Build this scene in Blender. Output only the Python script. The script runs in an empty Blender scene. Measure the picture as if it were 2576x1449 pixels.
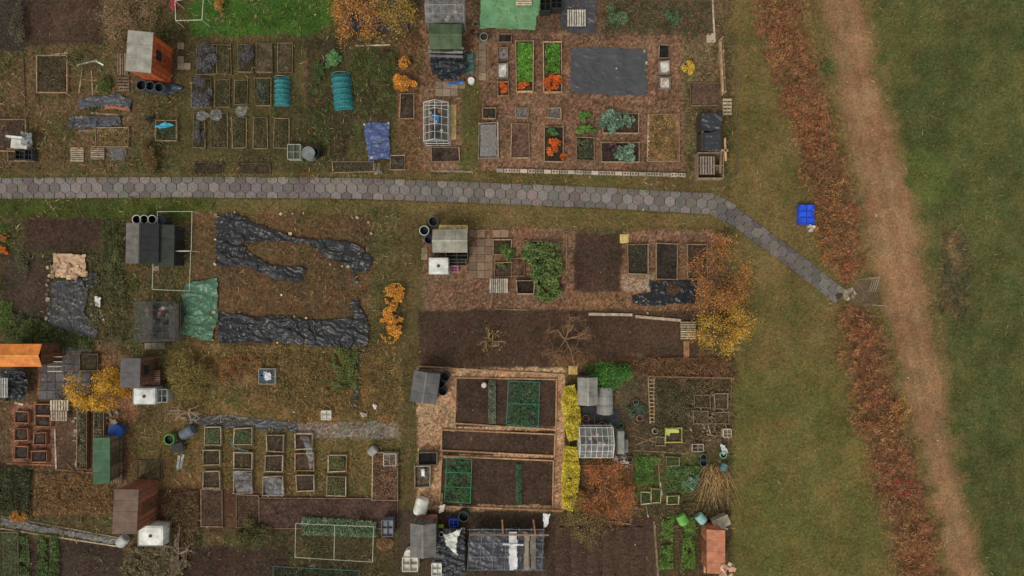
import bpy, math, random
import numpy as np
from mathutils import Vector
random.seed(7); rng=np.random.default_rng(7)
S=40.0; CX,CY=1288.0,724.5; LENS=24.0; H=64.4*LENS/36
GAIN=0.62
sc=bpy.context.scene
U=random.uniform
def lin(c):
    c=np.asarray(c,float);c=(c*1.0+c.mean()*.0)*np.array([1.03,1.0,.94])
    c=np.clip(c/255,0,1)
    l=np.where(c<=0.04045,c/12.92,((c+0.055)/1.055)**2.4)
    return np.clip(l/GAIN,0,0.82)
def W(x,y,h=0):
    s=(1-h/H)/S; return ((x-CX)*s,(CY-y)*s)
def hsh(i,j,seed):
    v=np.sin(i*127.1+j*311.7+seed*74.7)*43758.5453
    return v-np.floor(v)
def vn(x,y,seed=0):
    xi=np.floor(x);yi=np.floor(y);fx=x-xi;fy=y-yi
    fx=fx*fx*(3-2*fx);fy=fy*fy*(3-2*fy)
    a=hsh(xi,yi,seed);b=hsh(xi+1,yi,seed);c=hsh(xi,yi+1,seed);d=hsh(xi+1,yi+1,seed)
    return (a*(1-fx)+b*fx)*(1-fy)+(c*(1-fx)+d*fx)*fy
def fbm(x,y,seed=0,o=4):
    t=0;a=.5;s=0
    for k in range(o):
        t=t+a*vn(x,y,seed+k*3.3);s+=a;a*=.5;x,y=x*1.7-y*1.1+5.1,x*1.1+y*1.7+1.7
    return t/s
def pip(X,Y,poly):
    ins=np.zeros(X.shape,bool);n=len(poly)
    for i in range(n):
        x1,y1=poly[i];x2,y2=poly[(i+1)%n]
        if y1==y2: continue
        c=((y1>Y)!=(y2>Y))&(X<(x2-x1)*(Y-y1)/(y2-y1)+x1)
        ins^=c
    return ins
def R(x0,y0,x1,y1): return [(x0,y0),(x1,y0),(x1,y1),(x0,y1)]
def ell(cx,cy,rx,ry,n=16,w=.12): return [(cx+rx*math.cos(a*2*math.pi/n)*U(1-w,1+w),cy+ry*math.sin(a*2*math.pi/n)*U(1-w,1+w)) for a in range(n)]
def strip(pts,hw):
    L=[];Rr=[]
    for i,p in enumerate(pts):
        a=pts[max(i-1,0)];b=pts[min(i+1,len(pts)-1)]
        dx,dy=b[0]-a[0],b[1]-a[1];l=math.hypot(dx,dy);w=hw[i] if isinstance(hw,(list,tuple)) else hw
        L.append((p[0]-dy/l*w,p[1]+dx/l*w));Rr.append((p[0]+dy/l*w,p[1]-dx/l*w))
    return L+Rr[::-1]
# ---------------- materials
def mat(name,rough=.8,spec=.3,ns=6,na=.25,bump=.3,bs=30,stretch=(1,1,1),metal=0):
    m=bpy.data.materials.new(name);m.use_nodes=True;nt=m.node_tree;N=nt.nodes;L=nt.links
    p=N['Principled BSDF'];at=N.new('ShaderNodeAttribute');at.attribute_name='Col'
    g=N.new('ShaderNodeNewGeometry');mp=N.new('ShaderNodeMapping');mp.inputs['Scale'].default_value=stretch
    L.new(g.outputs['Position'],mp.inputs['Vector'])
    n1=N.new('ShaderNodeTexNoise');n1.inputs['Scale'].default_value=ns;n1.inputs['Detail'].default_value=6
    L.new(mp.outputs[0],n1.inputs['Vector'])
    mr=N.new('ShaderNodeMapRange');mr.inputs['From Min'].default_value=.3;mr.inputs['From Max'].default_value=.7
    mr.inputs['To Min'].default_value=1-na;mr.inputs['To Max'].default_value=1+na
    L.new(n1.outputs['Fac'],mr.inputs['Value'])
    mx=N.new('ShaderNodeVectorMath');mx.operation='SCALE'
    L.new(at.outputs['Color'],mx.inputs[0]);L.new(mr.outputs[0],mx.inputs['Scale'])
    L.new(mx.outputs[0],p.inputs['Base Color'])
    p.inputs['Roughness'].default_value=rough;p.inputs['Specular IOR Level'].default_value=spec;p.inputs['Metallic'].default_value=metal
    if bump>0:
        n2=N.new('ShaderNodeTexNoise');n2.inputs['Scale'].default_value=bs;n2.inputs['Detail'].default_value=4
        L.new(mp.outputs[0],n2.inputs['Vector'])
        b=N.new('ShaderNodeBump');b.inputs['Strength'].default_value=bump;b.inputs['Distance'].default_value=.05
        L.new(n2.outputs['Fac'],b.inputs['Height']);L.new(b.outputs[0],p.inputs['Normal'])
    return m
M_ground=mat('ground_material',.95,.12,7,.28,.6,14)
M_wood=mat('weathered_wood',.85,.2,5,.35,.3,20)
M_gen=mat('painted_surface',.6,.3,2.5,.28,.15,12)
M_tarp=mat('plastic_sheeting',.3,.4,1.2,.18,.1,4)
M_leaf=mat('foliage',.8,.15,1.5,.25,0)
M_stone=mat('stone',.9,.15,9,.22,.3,25)
def glassmat(name,tint,op):
    m=bpy.data.materials.new(name);m.use_nodes=True;nt=m.node_tree;N=nt.nodes;L=nt.links
    N.remove(N['Principled BSDF']);o=N['Material Output']
    t=N.new('ShaderNodeBsdfTransparent');p=N.new('ShaderNodeBsdfPrincipled');p.inputs['Base Color'].default_value=(*tint,1);p.inputs['Roughness'].default_value=.2
    n=N.new('ShaderNodeTexNoise');n.inputs['Scale'].default_value=3;n.inputs['Detail'].default_value=5
    g=N.new('ShaderNodeNewGeometry');L.new(g.outputs['Position'],n.inputs['Vector'])
    mr=N.new('ShaderNodeMapRange');mr.inputs['From Min'].default_value=.3;mr.inputs['From Max'].default_value=.7;mr.inputs['To Min'].default_value=op*.4;mr.inputs['To Max'].default_value=min(1,op*1.6)
    L.new(n.outputs['Fac'],mr.inputs['Value'])
    x=N.new('ShaderNodeMixShader');L.new(mr.outputs[0],x.inputs[0]);L.new(t.outputs[0],x.inputs[1]);L.new(p.outputs[0],x.inputs[2]);L.new(x.outputs[0],o.inputs['Surface'])
    return m
M_glass=glassmat('greenhouse_glass',(.28,.3,.31),.09)
M_film=glassmat('clear_plastic_film',(.5,.5,.5),.28)
def netmat(name,col,sc_,dens):
    m=bpy.data.materials.new(name);m.use_nodes=True;nt=m.node_tree;N=nt.nodes;L=nt.links
    p=N['Principled BSDF'];o=N['Material Output'];p.inputs['Base Color'].default_value=(*lin(col),1);p.inputs['Roughness'].default_value=.8
    t=N.new('ShaderNodeBsdfTransparent');n=N.new('ShaderNodeTexNoise');n.inputs['Scale'].default_value=sc_;n.inputs['Detail'].default_value=3
    g=N.new('ShaderNodeNewGeometry');L.new(g.outputs['Position'],n.inputs['Vector'])
    mr=N.new('ShaderNodeMapRange');mr.inputs['From Min'].default_value=.35;mr.inputs['From Max'].default_value=.65;mr.inputs['To Min'].default_value=max(0,dens-.2);mr.inputs['To Max'].default_value=min(1,dens+.2)
    L.new(n.outputs['Fac'],mr.inputs['Value'])
    x=N.new('ShaderNodeMixShader');L.new(mr.outputs[0],x.inputs[0]);L.new(t.outputs[0],x.inputs[1]);L.new(p.outputs[0],x.inputs[2]);L.new(x.outputs[0],o.inputs['Surface'])
    return m
M_tealnet=netmat('teal_netting',(40,110,118),7,.72)
M_greennet=netmat('green_netting',(44,84,64),6,.14)
M_greynet=netmat('grey_netting',(110,108,108),8,.8)
# ---------------- mesh core
def mk(name,V,F,C,m,parent=None,smooth=False):
    V=np.asarray(V,np.float32);F=np.asarray(F,np.int32)
    c=(V.min(0)+V.max(0))/2;c[2]=0
    me=bpy.data.meshes.new(name);nv=len(V);nf=len(F)
    me.vertices.add(nv);me.vertices.foreach_set('co',(V-c).ravel())
    me.loops.add(nf*4);me.loops.foreach_set('vertex_index',F.ravel())
    me.polygons.add(nf);me.polygons.foreach_set('loop_start',np.arange(nf,dtype=np.int32)*4)
    me.polygons.foreach_set('use_smooth',np.full(nf,smooth))
    me.update(calc_edges=True)
    a=me.color_attributes.new(name='Col',type='FLOAT_COLOR',domain='POINT')
    cc=np.ones((nv,4),np.float32);cc[:,:3]=C;a.data.foreach_set('color',cc.ravel())
    me.materials.append(m);ob=bpy.data.objects.new(name,me);sc.collection.objects.link(ob)
    loc=Vector([float(t) for t in c])
    if parent: ob.parent=parent;loc=loc-parent.location
    ob.location=loc
    return ob
def empty(name,x,y):
    e=bpy.data.objects.new(name,None);e.location=(x,y,0);e.empty_display_size=.3;sc.collection.objects.link(e);return e
class B:
    def __init__(s): s.V=[];s.F=[];s.C=[];s.n=0
    def add(s,V,F,col,j=.08):
        V=np.asarray(V,float);F=np.asarray(F,int)
        col=np.asarray(col,float)
        if col.ndim==1: col=np.tile(lin(col)*U(1-j,1+j),(len(V),1))
        s.V.append(V);s.F.append(F+s.n);s.C.append(col);s.n+=len(V)
    def box(s,cx,cy,cz,sx,sy,sz,rot=0,col=(100,90,80),rx=0,ry=0):
        v=np.array([(x*sx/2,y*sy/2,z*sz/2) for z in(-1,1) for y in(-1,1) for x in(-1,1)],float)
        if rx: c,q=math.cos(rx),math.sin(rx);v=np.stack([v[:,0],v[:,1]*c-v[:,2]*q,v[:,1]*q+v[:,2]*c],1)
        if ry: c,q=math.cos(ry),math.sin(ry);v=np.stack([v[:,0]*c+v[:,2]*q,v[:,1],-v[:,0]*q+v[:,2]*c],1)
        c,q=math.cos(rot),math.sin(rot);v=np.stack([v[:,0]*c-v[:,1]*q+cx,v[:,0]*q+v[:,1]*c+cy,v[:,2]+cz],1)
        s.add(v,[(0,2,3,1),(4,5,7,6),(0,1,5,4),(2,6,7,3),(0,4,6,2),(1,3,7,5)],col)
    def plank(s,x0,y0,x1,y1,w,t,z,col):
        (ax,ay),(bx,by)=W(x0,y0),W(x1,y1)
        s.box((ax+bx)/2,(ay+by)/2,z+t/2,math.hypot(bx-ax,by-ay),w,t,math.atan2(by-ay,bx-ax),col)
    def tube(s,p0,p1,r0,r1,col,n=5):
        p0=np.array(p0,float);p1=np.array(p1,float);d=p1-p0;l=np.linalg.norm(d)
        if l<1e-5:return
        d/=l;a=np.cross(d,(0,0,1.)) if abs(d[2])<.9 else np.cross(d,(1.,0,0));a/=np.linalg.norm(a);b=np.cross(d,a)
        t=np.arange(n)*2*math.pi/n;ring=np.outer(np.cos(t),a)+np.outer(np.sin(t),b)
        V=np.vstack([p0+ring*r0,p1+ring*r1]);k=np.arange(n);F=np.stack([k,(k+1)%n,(k+1)%n+n,k+n],1)
        s.add(V,F,col)
    def lathe(s,cx,cy,prof,col,n=18,tilt=None,z0=0):
        t=np.arange(n)*2*math.pi/n;V=[]
        for r,z in prof: V.append(np.stack([np.cos(t)*r,np.sin(t)*r,np.full(n,z)],1))
        V=np.vstack(V)
        if tilt is not None:
            yaw=tilt;rr=max(p[0] for p in prof);V=np.stack([V[:,2],V[:,1],V[:,0]+rr],1)
            c,q=math.cos(yaw),math.sin(yaw);V=np.stack([V[:,0]*c-V[:,1]*q,V[:,0]*q+V[:,1]*c,V[:,2]],1)
        V=V+np.array((cx,cy,z0));k=np.arange(n);F=[]
        for i in range(len(prof)-1): F.append(np.stack([k+i*n,(k+1)%n+i*n,(k+1)%n+(i+1)*n,k+(i+1)*n],1))
        s.add(V,np.vstack(F),col)
    def obj(s,name,m,parent=None,smooth=False):
        return mk(name,np.vstack(s.V),np.vstack(s.F),np.vstack(s.C),m,parent,smooth)
def leafarr(P,C,size,tilt=.6,aspect=.45):
    n=len(P);yaw=rng.uniform(0,2*np.pi,n);t=rng.uniform(-tilt*.6,tilt,n)
    size=size*rng.uniform(.6,1.35,n)
    d=np.stack([np.cos(yaw)*np.cos(t),np.sin(yaw)*np.cos(t),np.sin(t)],1)
    ro=rng.uniform(-.8,.8,n);sd=np.stack([-np.sin(yaw)*np.cos(ro),np.cos(yaw)*np.cos(ro),np.sin(ro)],1)
    a=(size*.5)[:,None]
    V=np.stack([P-d*a,P+sd*a*aspect,P+d*a,P-sd*a*aspect],1).reshape(-1,3)
    V[:,2]=np.maximum(V[:,2],.012)
    F=np.arange(n*4).reshape(n,4)
    return V,F,np.repeat(C,4,0)
def pick(cols,n,j=.25):
    L=np.array([lin(c) for c in cols]);i=rng.integers(0,len(L),n);k=rng.integers(0,len(L),n);t=rng.random(n)[:,None]*.6
    c=L[i]*(1-t)+L[k]*t
    return c*rng.uniform(1-j,1+j,(n,1))
def bush(name,x,y,rx,ry,h,cols,n,leaf=.09,K=16,tilt=.7,z0=0,stem=(60,45,35),aspect=.5,cr=.36):
    bx,by=W(x,y,z0+h*.55);rx/=S;ry/=S;P=[];C=[];b=B();m=max(1,n//K)
    for k in range(K):
        a=U(0,6.283);r=math.sqrt(U(0,1))*.8
        c=np.array([bx+math.cos(a)*r*rx,by+math.sin(a)*r*ry,z0+h*math.sqrt(1-r*r)*U(.5,.88)])
        R_=cr*U(.65,1.2)
        u=rng.normal(size=(m,3));u/=np.linalg.norm(u,axis=1)[:,None];u*=rng.random((m,1))**.4
        P.append(c+u*np.array((rx*R_,ry*R_,h*R_*.7)))
        C.append(pick(cols,m,.35)*U(.75,1.25))
        if k%2==0: b.tube((bx+U(-.03,.03),by+U(-.03,.03),z0),c,.018,.006,stem,4)
    P=np.vstack(P);P[:,2]=np.maximum(P[:,2],z0+.02)
    V,F,CC=leafarr(P,np.vstack(C),leaf,tilt,aspect);b.add(V,F,CC)
    return b.obj(name,M_leaf)
def patch(name,poly,h,cols,n,leaf=.09,z0=0,gap=0,tilt=.6,aspect=.45,sc_=.06,stemcol=None,m=None):
    xs=[p[0] for p in poly];ys=[p[1] for p in poly]
    X=rng.uniform(min(xs),max(xs),n*2);Y=rng.uniform(min(ys),max(ys),n*2)
    w=9;k=pip(X+(fbm(X*.06,Y*.06,3,3)-.5)*w*2.4,Y+(fbm(X*.06,Y*.06,4,3)-.5)*w*2.4,poly) if min(max(xs)-min(xs),max(ys)-min(ys))>60 else pip(X,Y,poly);X=X[k];Y=Y[k]
    f=fbm(X*sc_,Y*sc_,11,3);k=f>gap;X=X[k][:n];Y=Y[k][:n];f=f[k][:n]
    Z=z0+h*(.3+.9*f)*rng.random(len(X))**.6
    s=(1-Z/H)/S;P=np.stack([(X-CX)*s,(CY-Y)*s,Z],1)
    c=pick(cols,len(P),.38)*(.7+.65*vn(X*.12,Y*.12,9))[:,None]
    V,F,CC=leafarr(P,c,leaf,tilt,aspect)
    return mk(name,V,F,CC,m or M_leaf)
def limbs(b,p,d,l,r,depth,col,tips,spread=.7,up=.15):
    p=np.array(p,float);d=d/np.linalg.norm(d);mid=p+d*l*.5+rng.normal(size=3)*l*.05;q=p+d*l
    b.tube(p,mid,r,r*.85,col,5);b.tube(mid,q,r*.85,r*.65,col,5);tips.append(q)
    if depth==0:return
    for k in range(random.choice((2,3,3))):
        nd=d+rng.normal(size=3)*spread;nd[2]+=up
        limbs(b,q if k<2 else mid,nd,l*U(.6,.85),r*.6,depth-1,col,tips,spread,up)
def tree(name,x,y,rx,ry,h,cols,n,leaf=.09,bark=(70,55,42),depth=4,spread=.7,flat=.6,clump=.22):
    bx,by=W(x,y,h*.7);e=empty(name,bx,by);b=B();tips=[]
    b.tube((bx,by,-.02),(bx,by,h*.3),.07,.055,bark,8)
    for k in range(5):
        a=k*1.257+U(-.4,.4);limbs(b,(bx,by,h*.28),np.array((math.cos(a)*rx/40,math.sin(a)*ry/40,flat)),h*.3,.035,depth-1,bark,tips,spread)
    T=np.array(tips);o=np.array((bx,by,h*.3));e2=T-o
    q=np.abs(e2);sx=rx/S/np.percentile(q[:,0],92);sy=ry/S/np.percentile(q[:,1],92);sz=h*.7/max(q[:,2].max(),.1)
    def fit(V):
        V=V.copy();m=V[:,2]>h*.3+.001;V[m]=(V[m]-o)*np.array((sx,sy,sz))+o;return V
    for i in range(len(b.V)): b.V[i]=fit(b.V[i])
    b.obj('trunk',M_wood,e)
    if n:
        T=fit(T);ix=rng.integers(0,len(T),n);P=T[ix]+rng.normal(size=(n,3))*clump
        tone=rng.uniform(.6,1.3,len(T))[ix][:,None]
        P[:,2]=np.maximum(P[:,2],.05)
        V,F,CC=leafarr(P,pick(cols,n,.35)*tone,leaf,.8,.55);mk('crown',V,F,CC,M_leaf,e)
    return e
# ---------------- ground
st=3.0
xs=np.concatenate([[-40000,-12000,-4000,-1200,-500],np.arange(-220,2800,st),[3100,4000,7000,15000,42000]])
ys=np.concatenate([[-40000,-12000,-4000,-1200,-500],np.arange(-200,1655,st),[1900,2600,5000,13000,42000]])
X,Y=np.meshgrid(xs,ys);sh=X.shape
COL=np.zeros(sh+(3,));NA=np.zeros(sh);HA=np.zeros(sh);WD=np.zeros(sh)
WX=(fbm(X*.035,Y*.035,1,4)-.5);WY=(fbm(X*.035,Y*.035,2,4)-.5)
PN=np.clip((fbm(X*.012,Y*.012,5,5)-.5)*3.6+.5,0,1);PF=np.clip((fbm(X*.05,Y*.05,6,4)-.5)*3.6+.5,0,1)
K={'grass':(.15,.02,.3),'dry':(.27,.045,1.0),'soil':(.2,.035,.03),'chip':(.36,.02,.02),'dirt':(.09,.01,0),'lawn':(.14,.03,.6),'slab':(.08,.0,0)}
def region(poly,A,Bc,kind,warp=14,blur=2,wd=None,mix=.5):
    px=[p[0] for p in poly];py=[p[1] for p in poly];mg=warp+12
    i0,i1=np.searchsorted(xs,[min(px)-mg,max(px)+mg]);j0,j1=np.searchsorted(ys,[min(py)-mg,max(py)+mg])
    sl=(slice(j0,j1),slice(i0,i1))
    m=pip(X[sl]+WX[sl]*warp*2,Y[sl]+WY[sl]*warp*2,poly).astype(float)
    for _ in range(blur):
        p=np.pad(m,1,'edge');m=(p[:-2,1:-1]+p[2:,1:-1]+p[1:-1,:-2]+p[1:-1,2:]+2*m)/6
    t=np.clip(PN[sl]*(1-mix)+PF[sl]*mix,0,1)[...,None];c=lin(A)*(1-t)+lin(Bc)*t
    COL[sl]=COL[sl]*(1-m[...,None])+c*m[...,None]
    na,ha,w=K[kind];w=w if wd is None else wd
    NA[sl]=NA[sl]*(1-m)+na*m;HA[sl]=HA[sl]*(1-m)+ha*m;WD[sl]=WD[sl]*(1-m)+w*m
BIG=45000
region([(-BIG,-BIG),(BIG,-BIG),(BIG,BIG),(-BIG,BIG)],(82,68,50),(62,62,38),'dry',0,0)
region([(1835,-BIG),(BIG,-BIG),(BIG,BIG),(1860,BIG),(1845,900),(1838,450)],(98,84,53),(78,73,42),'grass',20,6,mix=.4)
region([(1835,950),(2130,900),(2230,1300),(2260,1700),(1835,1700)],(92,84,49),(74,74,40),'grass',40,12,mix=.4)
trackL=[(2040,-220),(2072,0),(2112,200),(2150,400),(2180,560),(2205,690),(2245,830),(2285,1000),(2335,1200),(2392,1449),(2440,1660)]
trackR=[(2140,-220),(2165,0),(2200,200),(2262,400),(2300,560),(2320,690),(2345,830),(2368,1000),(2402,1200),(2468,1449),(2520,1660)]
region(trackR+[(3000,3000),(BIG,BIG),(BIG,-BIG),(2000,-BIG)],(78,79,46),(60,66,37),'grass',20,5,mix=.45)
region([(x-18,y) for x,y in trackL]+[(x+26,y) for x,y in trackR[::-1]],(104,88,60),(86,78,48),'grass',34,12)
track=trackL+trackR[::-1]
region(track,(124,97,72),(106,83,61),'dirt',16,9)
for q0,q1 in ((.28,.4),(.62,.74)):
    region([(l[0]+(r[0]-l[0])*q0,l[1]) for l,r in zip(trackL,trackR)]+[(l[0]+(r[0]-l[0])*q1,l[1]) for l,r in list(zip(trackL,trackR))[::-1]],(131,104,79),(118,92,69),'dirt',14,6)
region(ell(2400,690,38,135),(84,72,50),(62,60,42),'dry',30,14,.3,.7)
region(ell(2395,640,14,40),(106,88,64),(86,76,52),'dry',20,4,.2)
region(ell(2330,440,60,60),(80,82,44),(64,74,36),'grass',30,6)
hedge1=strip([(1935,-220),(1948,0),(1992,180),(2060,380),(2105,540),(2125,640),(2148,705)],[50,50,48,46,44,42,28])
hedge2=strip([(2150,775),(2178,880),(2215,1050),(2258,1200),(2290,1330),(2322,1449),(2380,1660)],[32,42,48,48,46,44,44])
region(strip([(1948,-220),(1960,0),(2005,180),(2065,380),(2105,540),(2125,640),(2148,705)],[70,70,66,62,56,50,34]),(102,80,54),(86,75,48),'dry',36,14,1.0)
region(strip([(2150,775),(2175,880),(2212,1050),(2255,1200),(2287,1330),(2320,1449),(2380,1660)],[46,64,72,72,66,62,62]),(102,80,54),(86,75,48),'dry',36,14,1.0)
region(hedge1,(100,71,52),(84,64,46),'dry',36,6,1.0);region(hedge2,(100,71,52),(84,64,46),'dry',36,6,1.0)
# allotment regions
soil=((66,52,44),(54,43,36));chip=((108,84,68),(88,68,55));lchip=((156,127,101),(128,102,81));grs=((74,74,42),(84,71,46))
for p,ab,k,w,bl,wd in [
 (R(-220,-200,62,130),((56,50,46),(46,42,38)),'soil',10,2,.2),
 (R(62,-60,262,112),soil,'soil',10,2,.1),
 ([(470,20),(560,-60),(852,-60),(842,62),(780,88),(480,90)],((58,88,34),(48,72,30)),'lawn',8,1,1.2),
 (R(450,95,760,440),((74,68,43),(58,54,36)),'grass',16,3,.5),
 (R(-220,130,330,440),((88,71,54),(66,63,40)),'dry',14,3,1.2),
 (R(772,98,880,400),((64,61,38),(54,47,36)),'soil',12,3,.7),
 (R(880,120,1000,300),((60,65,38),(58,48,38)),'dry',12,3,1.0),
 (R(1000,100,1070,440),((94,71,52),(76,62,44)),'chip',14,3,.4),
 (R(1060,-100,1205,430),chip,'chip',10,2,.1),
 (R(1160,200,1210,430),grs,'grass',14,3,.6),
 (R(1200,-60,1810,95),((90,71,57),(72,58,46)),'dry',12,2,.4),
 (R(1210,82,1722,432),chip,'chip',6,1,.02),
 (R(1720,100,1812,440),((94,78,60),(74,70,46)),'chip',12,3,.3),
 (R(-220,436,1830,550),((76,72,42),(88,75,50)),'grass',10,3,.8),
 (R(-220,497,540,552),((66,74,34),(54,62,30)),'lawn',10,3,1.0),
 (R(1000,505,1840,575),((86,77,46),(96,80,55)),'grass',14,4,.6),
 (R(-220,545,310,880),((72,64,44),(56,61,36)),'dry',14,3,1.2),
 (R(62,550,255,632),soil,'soil',8,2,.05),
 (R(0,640,125,810),((62,52,44),(50,44,36)),'soil',12,2,.3),
 (R(490,535,940,865),((88,68,48),(70,57,42)),'dry',14,3,.7),
 (R(930,520,1010,900),((78,71,48),(68,65,40)),'dry',14,3,1.3),
 (R(1010,540,1075,1500),((70,64,40),(82,70,48)),'grass',12,4,.6),
 (R(420,868,1010,1065),((108,86,58),(76,68,42)),'dry',16,3,1.3),
 (R(1065,575,1445,785),chip,'chip',8,2,.05),
 (R(1445,588,1572,752),soil,'soil',5,1,.02),
 (R(1565,580,1800,735),chip,'chip',10,2,.1),
 (R(1568,688,1645,735),((130,114,100),(110,94,80)),'chip',8,2,0),
 (R(1440,735,1780,790),((108,80,60),(88,69,51)),'chip',10,3,.1),
 (R(1055,780,1755,925),((66,51,42),(57,45,37)),'soil',8,2,.04),
 (R(1380,895,1850,960),((94,71,52),(76,61,44)),'dry',14,3,.6),
 (R(1048,925,1422,1285),lchip,'chip',6,1,.02),
 (R(1148,950,1400,1074),soil,'soil',2,0,.02),(R(1112,1083,1395,1144),soil,'soil',2,0,.02),(R(1112,1152,1392,1270),soil,'soil',2,0,.02),
 (R(1450,930,1840,1150),((80,67,53),(64,57,44)),'dry',12,3,.8),
 (R(1590,1140,1840,1260),((70,73,42),(62,58,40)),'dry',12,3,1.0),
 (R(1455,1165,1590,1345),((98,69,48),(78,57,41)),'dry',14,3,.9),
 (R(1590,1255,1840,1500),((68,56,42),(60,57,38)),'dry',12,3,.6),
 (R(1375,1300,1645,1500),soil,'soil',8,2,.05),
 (R(-220,860,300,1200),((88,69,53),(68,59,42)),'dry',12,3,.6),
 (R(30,1015,145,1170),((116,82,68),(92,68,56)),'chip',5,1,0),
 (R(145,1020,240,1190),((86,66,54),(62,52,42)),'soil',8,2,.1),
 (R(240,895,345,1230),((106,80,60),(78,64,46)),'chip',12,3,.4),
 (R(330,1060,1010,1240),((74,69,44),(92,74,50)),'dry',14,3,.9),
 (R(780,1095,1005,1240),((94,80,50),(70,65,42)),'dry',14,3,1.3),
 (R(745,1062,1002,1102),((106,98,90),(88,81,73)),'chip',6,2,.1),
 (R(400,1225,655,1330),((74,53,42),(62,46,38)),'soil',10,3,.3),
 (R(650,1248,1002,1335),((68,51,44),(56,44,38)),'soil',8,2,.05),
 (R(600,1330,1010,1500),((66,58,40),(54,50,36)),'dry',14,3,.8),
 (R(450,1375,720,1500),((60,47,40),(52,42,36)),'soil',10,3,.2),
 (R(80,1185,290,1300),((94,71,50),(72,58,42)),'dry',10,3,1.2),
 (R(-220,1180,80,1290),((48,50,34),(62,54,40)),'dry',10,3,1.2),
 (R(-220,1360,310,1500),((60,48,44),(52,44,38)),'soil',10,3,.3),
 (R(1000,1285,1380,1500),((64,54,46),(56,48,40)),'soil',8,2,.2)]:
    region(p,ab[0],ab[1],k,w,bl,wd)
pathc=[(-220,476),(0,474),(500,471),(900,474),(1200,485),(1500,497),(1720,509),(1790,513),(1830,533),(1880,569),(2000,657),(2115,748)]
region(strip(pathc,[24]*8+[22,20,19,18]),(58,54,46),(50,48,38),'dirt',3,2,0)
region(ell(2178,735,32,40),(96,82,66),(80,70,56),'dirt',10,3)
hf=rng.normal(size=sh);hf2=(vn(X*.22,Y*.22,21)-.5)*2
big=(fbm(X*.006,Y*.006,31,3)-.5);md=(fbm(X*.02,Y*.02,37,4)-.5)
mul=1+NA*np.clip(hf,-2,2.4)*.75+NA*hf2*1.1+big*.3+md*.4
ch=(NA>.3)&(rng.random(sh)<.10);mul=np.where(ch,mul*1.45,mul)
COL*=np.clip(mul,.35,2.4)[...,None]
tint=rng.normal(size=sh)*NA*.18+(fbm(X*.03,Y*.03,47,3)-.5)*.28;COL[...,0]*=1+tint;COL[...,1]*=1-tint*.2
HZ=HA*(vn(X*.16,Y*.16,41)*.6+rng.random(sh)*.5)*1.1
HZ[(np.abs(X)>3050)|(np.abs(Y)>1900)]=0
V=np.stack([(X-CX)/S,(CY-Y)/S,HZ],-1).reshape(-1,3)
ny,nx=sh;ii=np.arange(nx*ny).reshape(ny,nx);F=np.stack([ii[1:,:-1],ii[1:,1:],ii[:-1,1:],ii[:-1,:-1]],-1).reshape(-1,4)
mk('ground',V,F,np.clip(COL,0,.8).reshape(-1,3),M_ground,smooth=True)
def lift(name,poly,warp,z=.004):
    m=pip(X+WX*warp*2,Y+WY*warp*2,poly).ravel()
    k=m[F].all(1);Fs=F[k];u,inv=np.unique(Fs,return_inverse=True)
    v=V[u].copy();v[:,2]+=z;mk(name,v,inv.reshape(-1,4),np.clip(COL,0,.8).reshape(-1,3)[u],M_ground,smooth=True)
lift('dirt_track',track,16)
for nm,p in (('lawn',[(470,20),(560,-60),(852,-60),(842,62),(780,88),(480,90)]),('soil_plot',R(1055,780,1755,925)),('soil_plot',R(62,550,255,632)),('soil_plot',R(1445,588,1572,752)),('soil_plot',R(650,1248,1002,1335)),('wood_chip_ground',R(1210,82,1722,432))):
    lift(nm,p,8)
def scatter(name,N,leaf,h,dens,tilt,asp,tf):
    px=rng.uniform(-210,2790,N);py=rng.uniform(-190,1640,N)
    i=np.clip(((px+220)/st).astype(int)+5,0,nx-1);j=np.clip(((py+200)/st).astype(int)+5,0,ny-1)
    k=rng.random(N)<dens(px,py,i,j);px,py,i,j=px[k],py[k],i[k],j[k]
    c=tf(COL[j,i],len(px),px,py)
    Z=rng.random(len(px))**1.5*h*(.4+1.2*vn(px*.05,py*.05,51))+.02
    Vv,Ff,Cc=leafarr(np.stack([(px-CX)/S,(CY-py)/S,Z],1),c,leaf,tilt,asp)
    mk(name,Vv,Ff,np.clip(Cc,0,.8),M_leaf)
def tf1(c,n,px,py):
    g=vn(px*.03,py*.03,61)[:,None]
    c=c*rng.uniform(.55,1.85,(n,1))*(.75+.6*vn(px*.09,py*.09,63))[:,None];gr=np.array([.87,1.13,.75]);br=np.array([1.24,1.02,.82])
    t=(rng.random((n,1))*.5+g*.6)>.58
    return np.where(t,c*gr,c*br)
def d1(px,py,i,j):
    f=fbm(px*.03,py*.03,71,3);return WD[j,i]*np.clip((f-.3)*2.6,0.05,1)
scatter('rough_grass',460000,.14,.16,d1,1.1,.28,tf1)
def d3(px,py,i,j):
    f=fbm(px*.05,py*.05,91,2);return np.where(px<1850,WD[j,i],0)*np.clip((f-.56)*6,0,1)
scatter('weed_clumps',160000,.13,.22,d3,.6,.5,lambda c,n,px,py:pick([(66,80,42),(80,90,52),(58,68,38),(94,94,64)],n,.35)*(.6+.8*vn(px*.02,py*.02,66))[:,None])
def d4(px,py,i,j):
    f=fbm(px*.04,py*.04,95,3);return WD[j,i]*np.clip((f-.42)*3,0,1)*np.where(px<1850,.6,.2)
scatter('dead_stalks',100000,.34,.2,d4,.5,.09,lambda c,n,px,py:pick([(144,120,86),(118,94,66),(98,78,56),(160,140,108)],n,.35))
def tf2(c,n,px,py): return pick([(146,104,62),(128,88,50),(160,130,92),(114,70,40)],n,.3)
TR=[(1815,700,110),(1820,830,80),(885,30,70),(985,25,60),(232,985,100),(990,790,60),(1520,1250,100),(1018,190,50),(1435,1120,80),(2100,560,90),(2230,1100,100),(470,940,70)]
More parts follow.
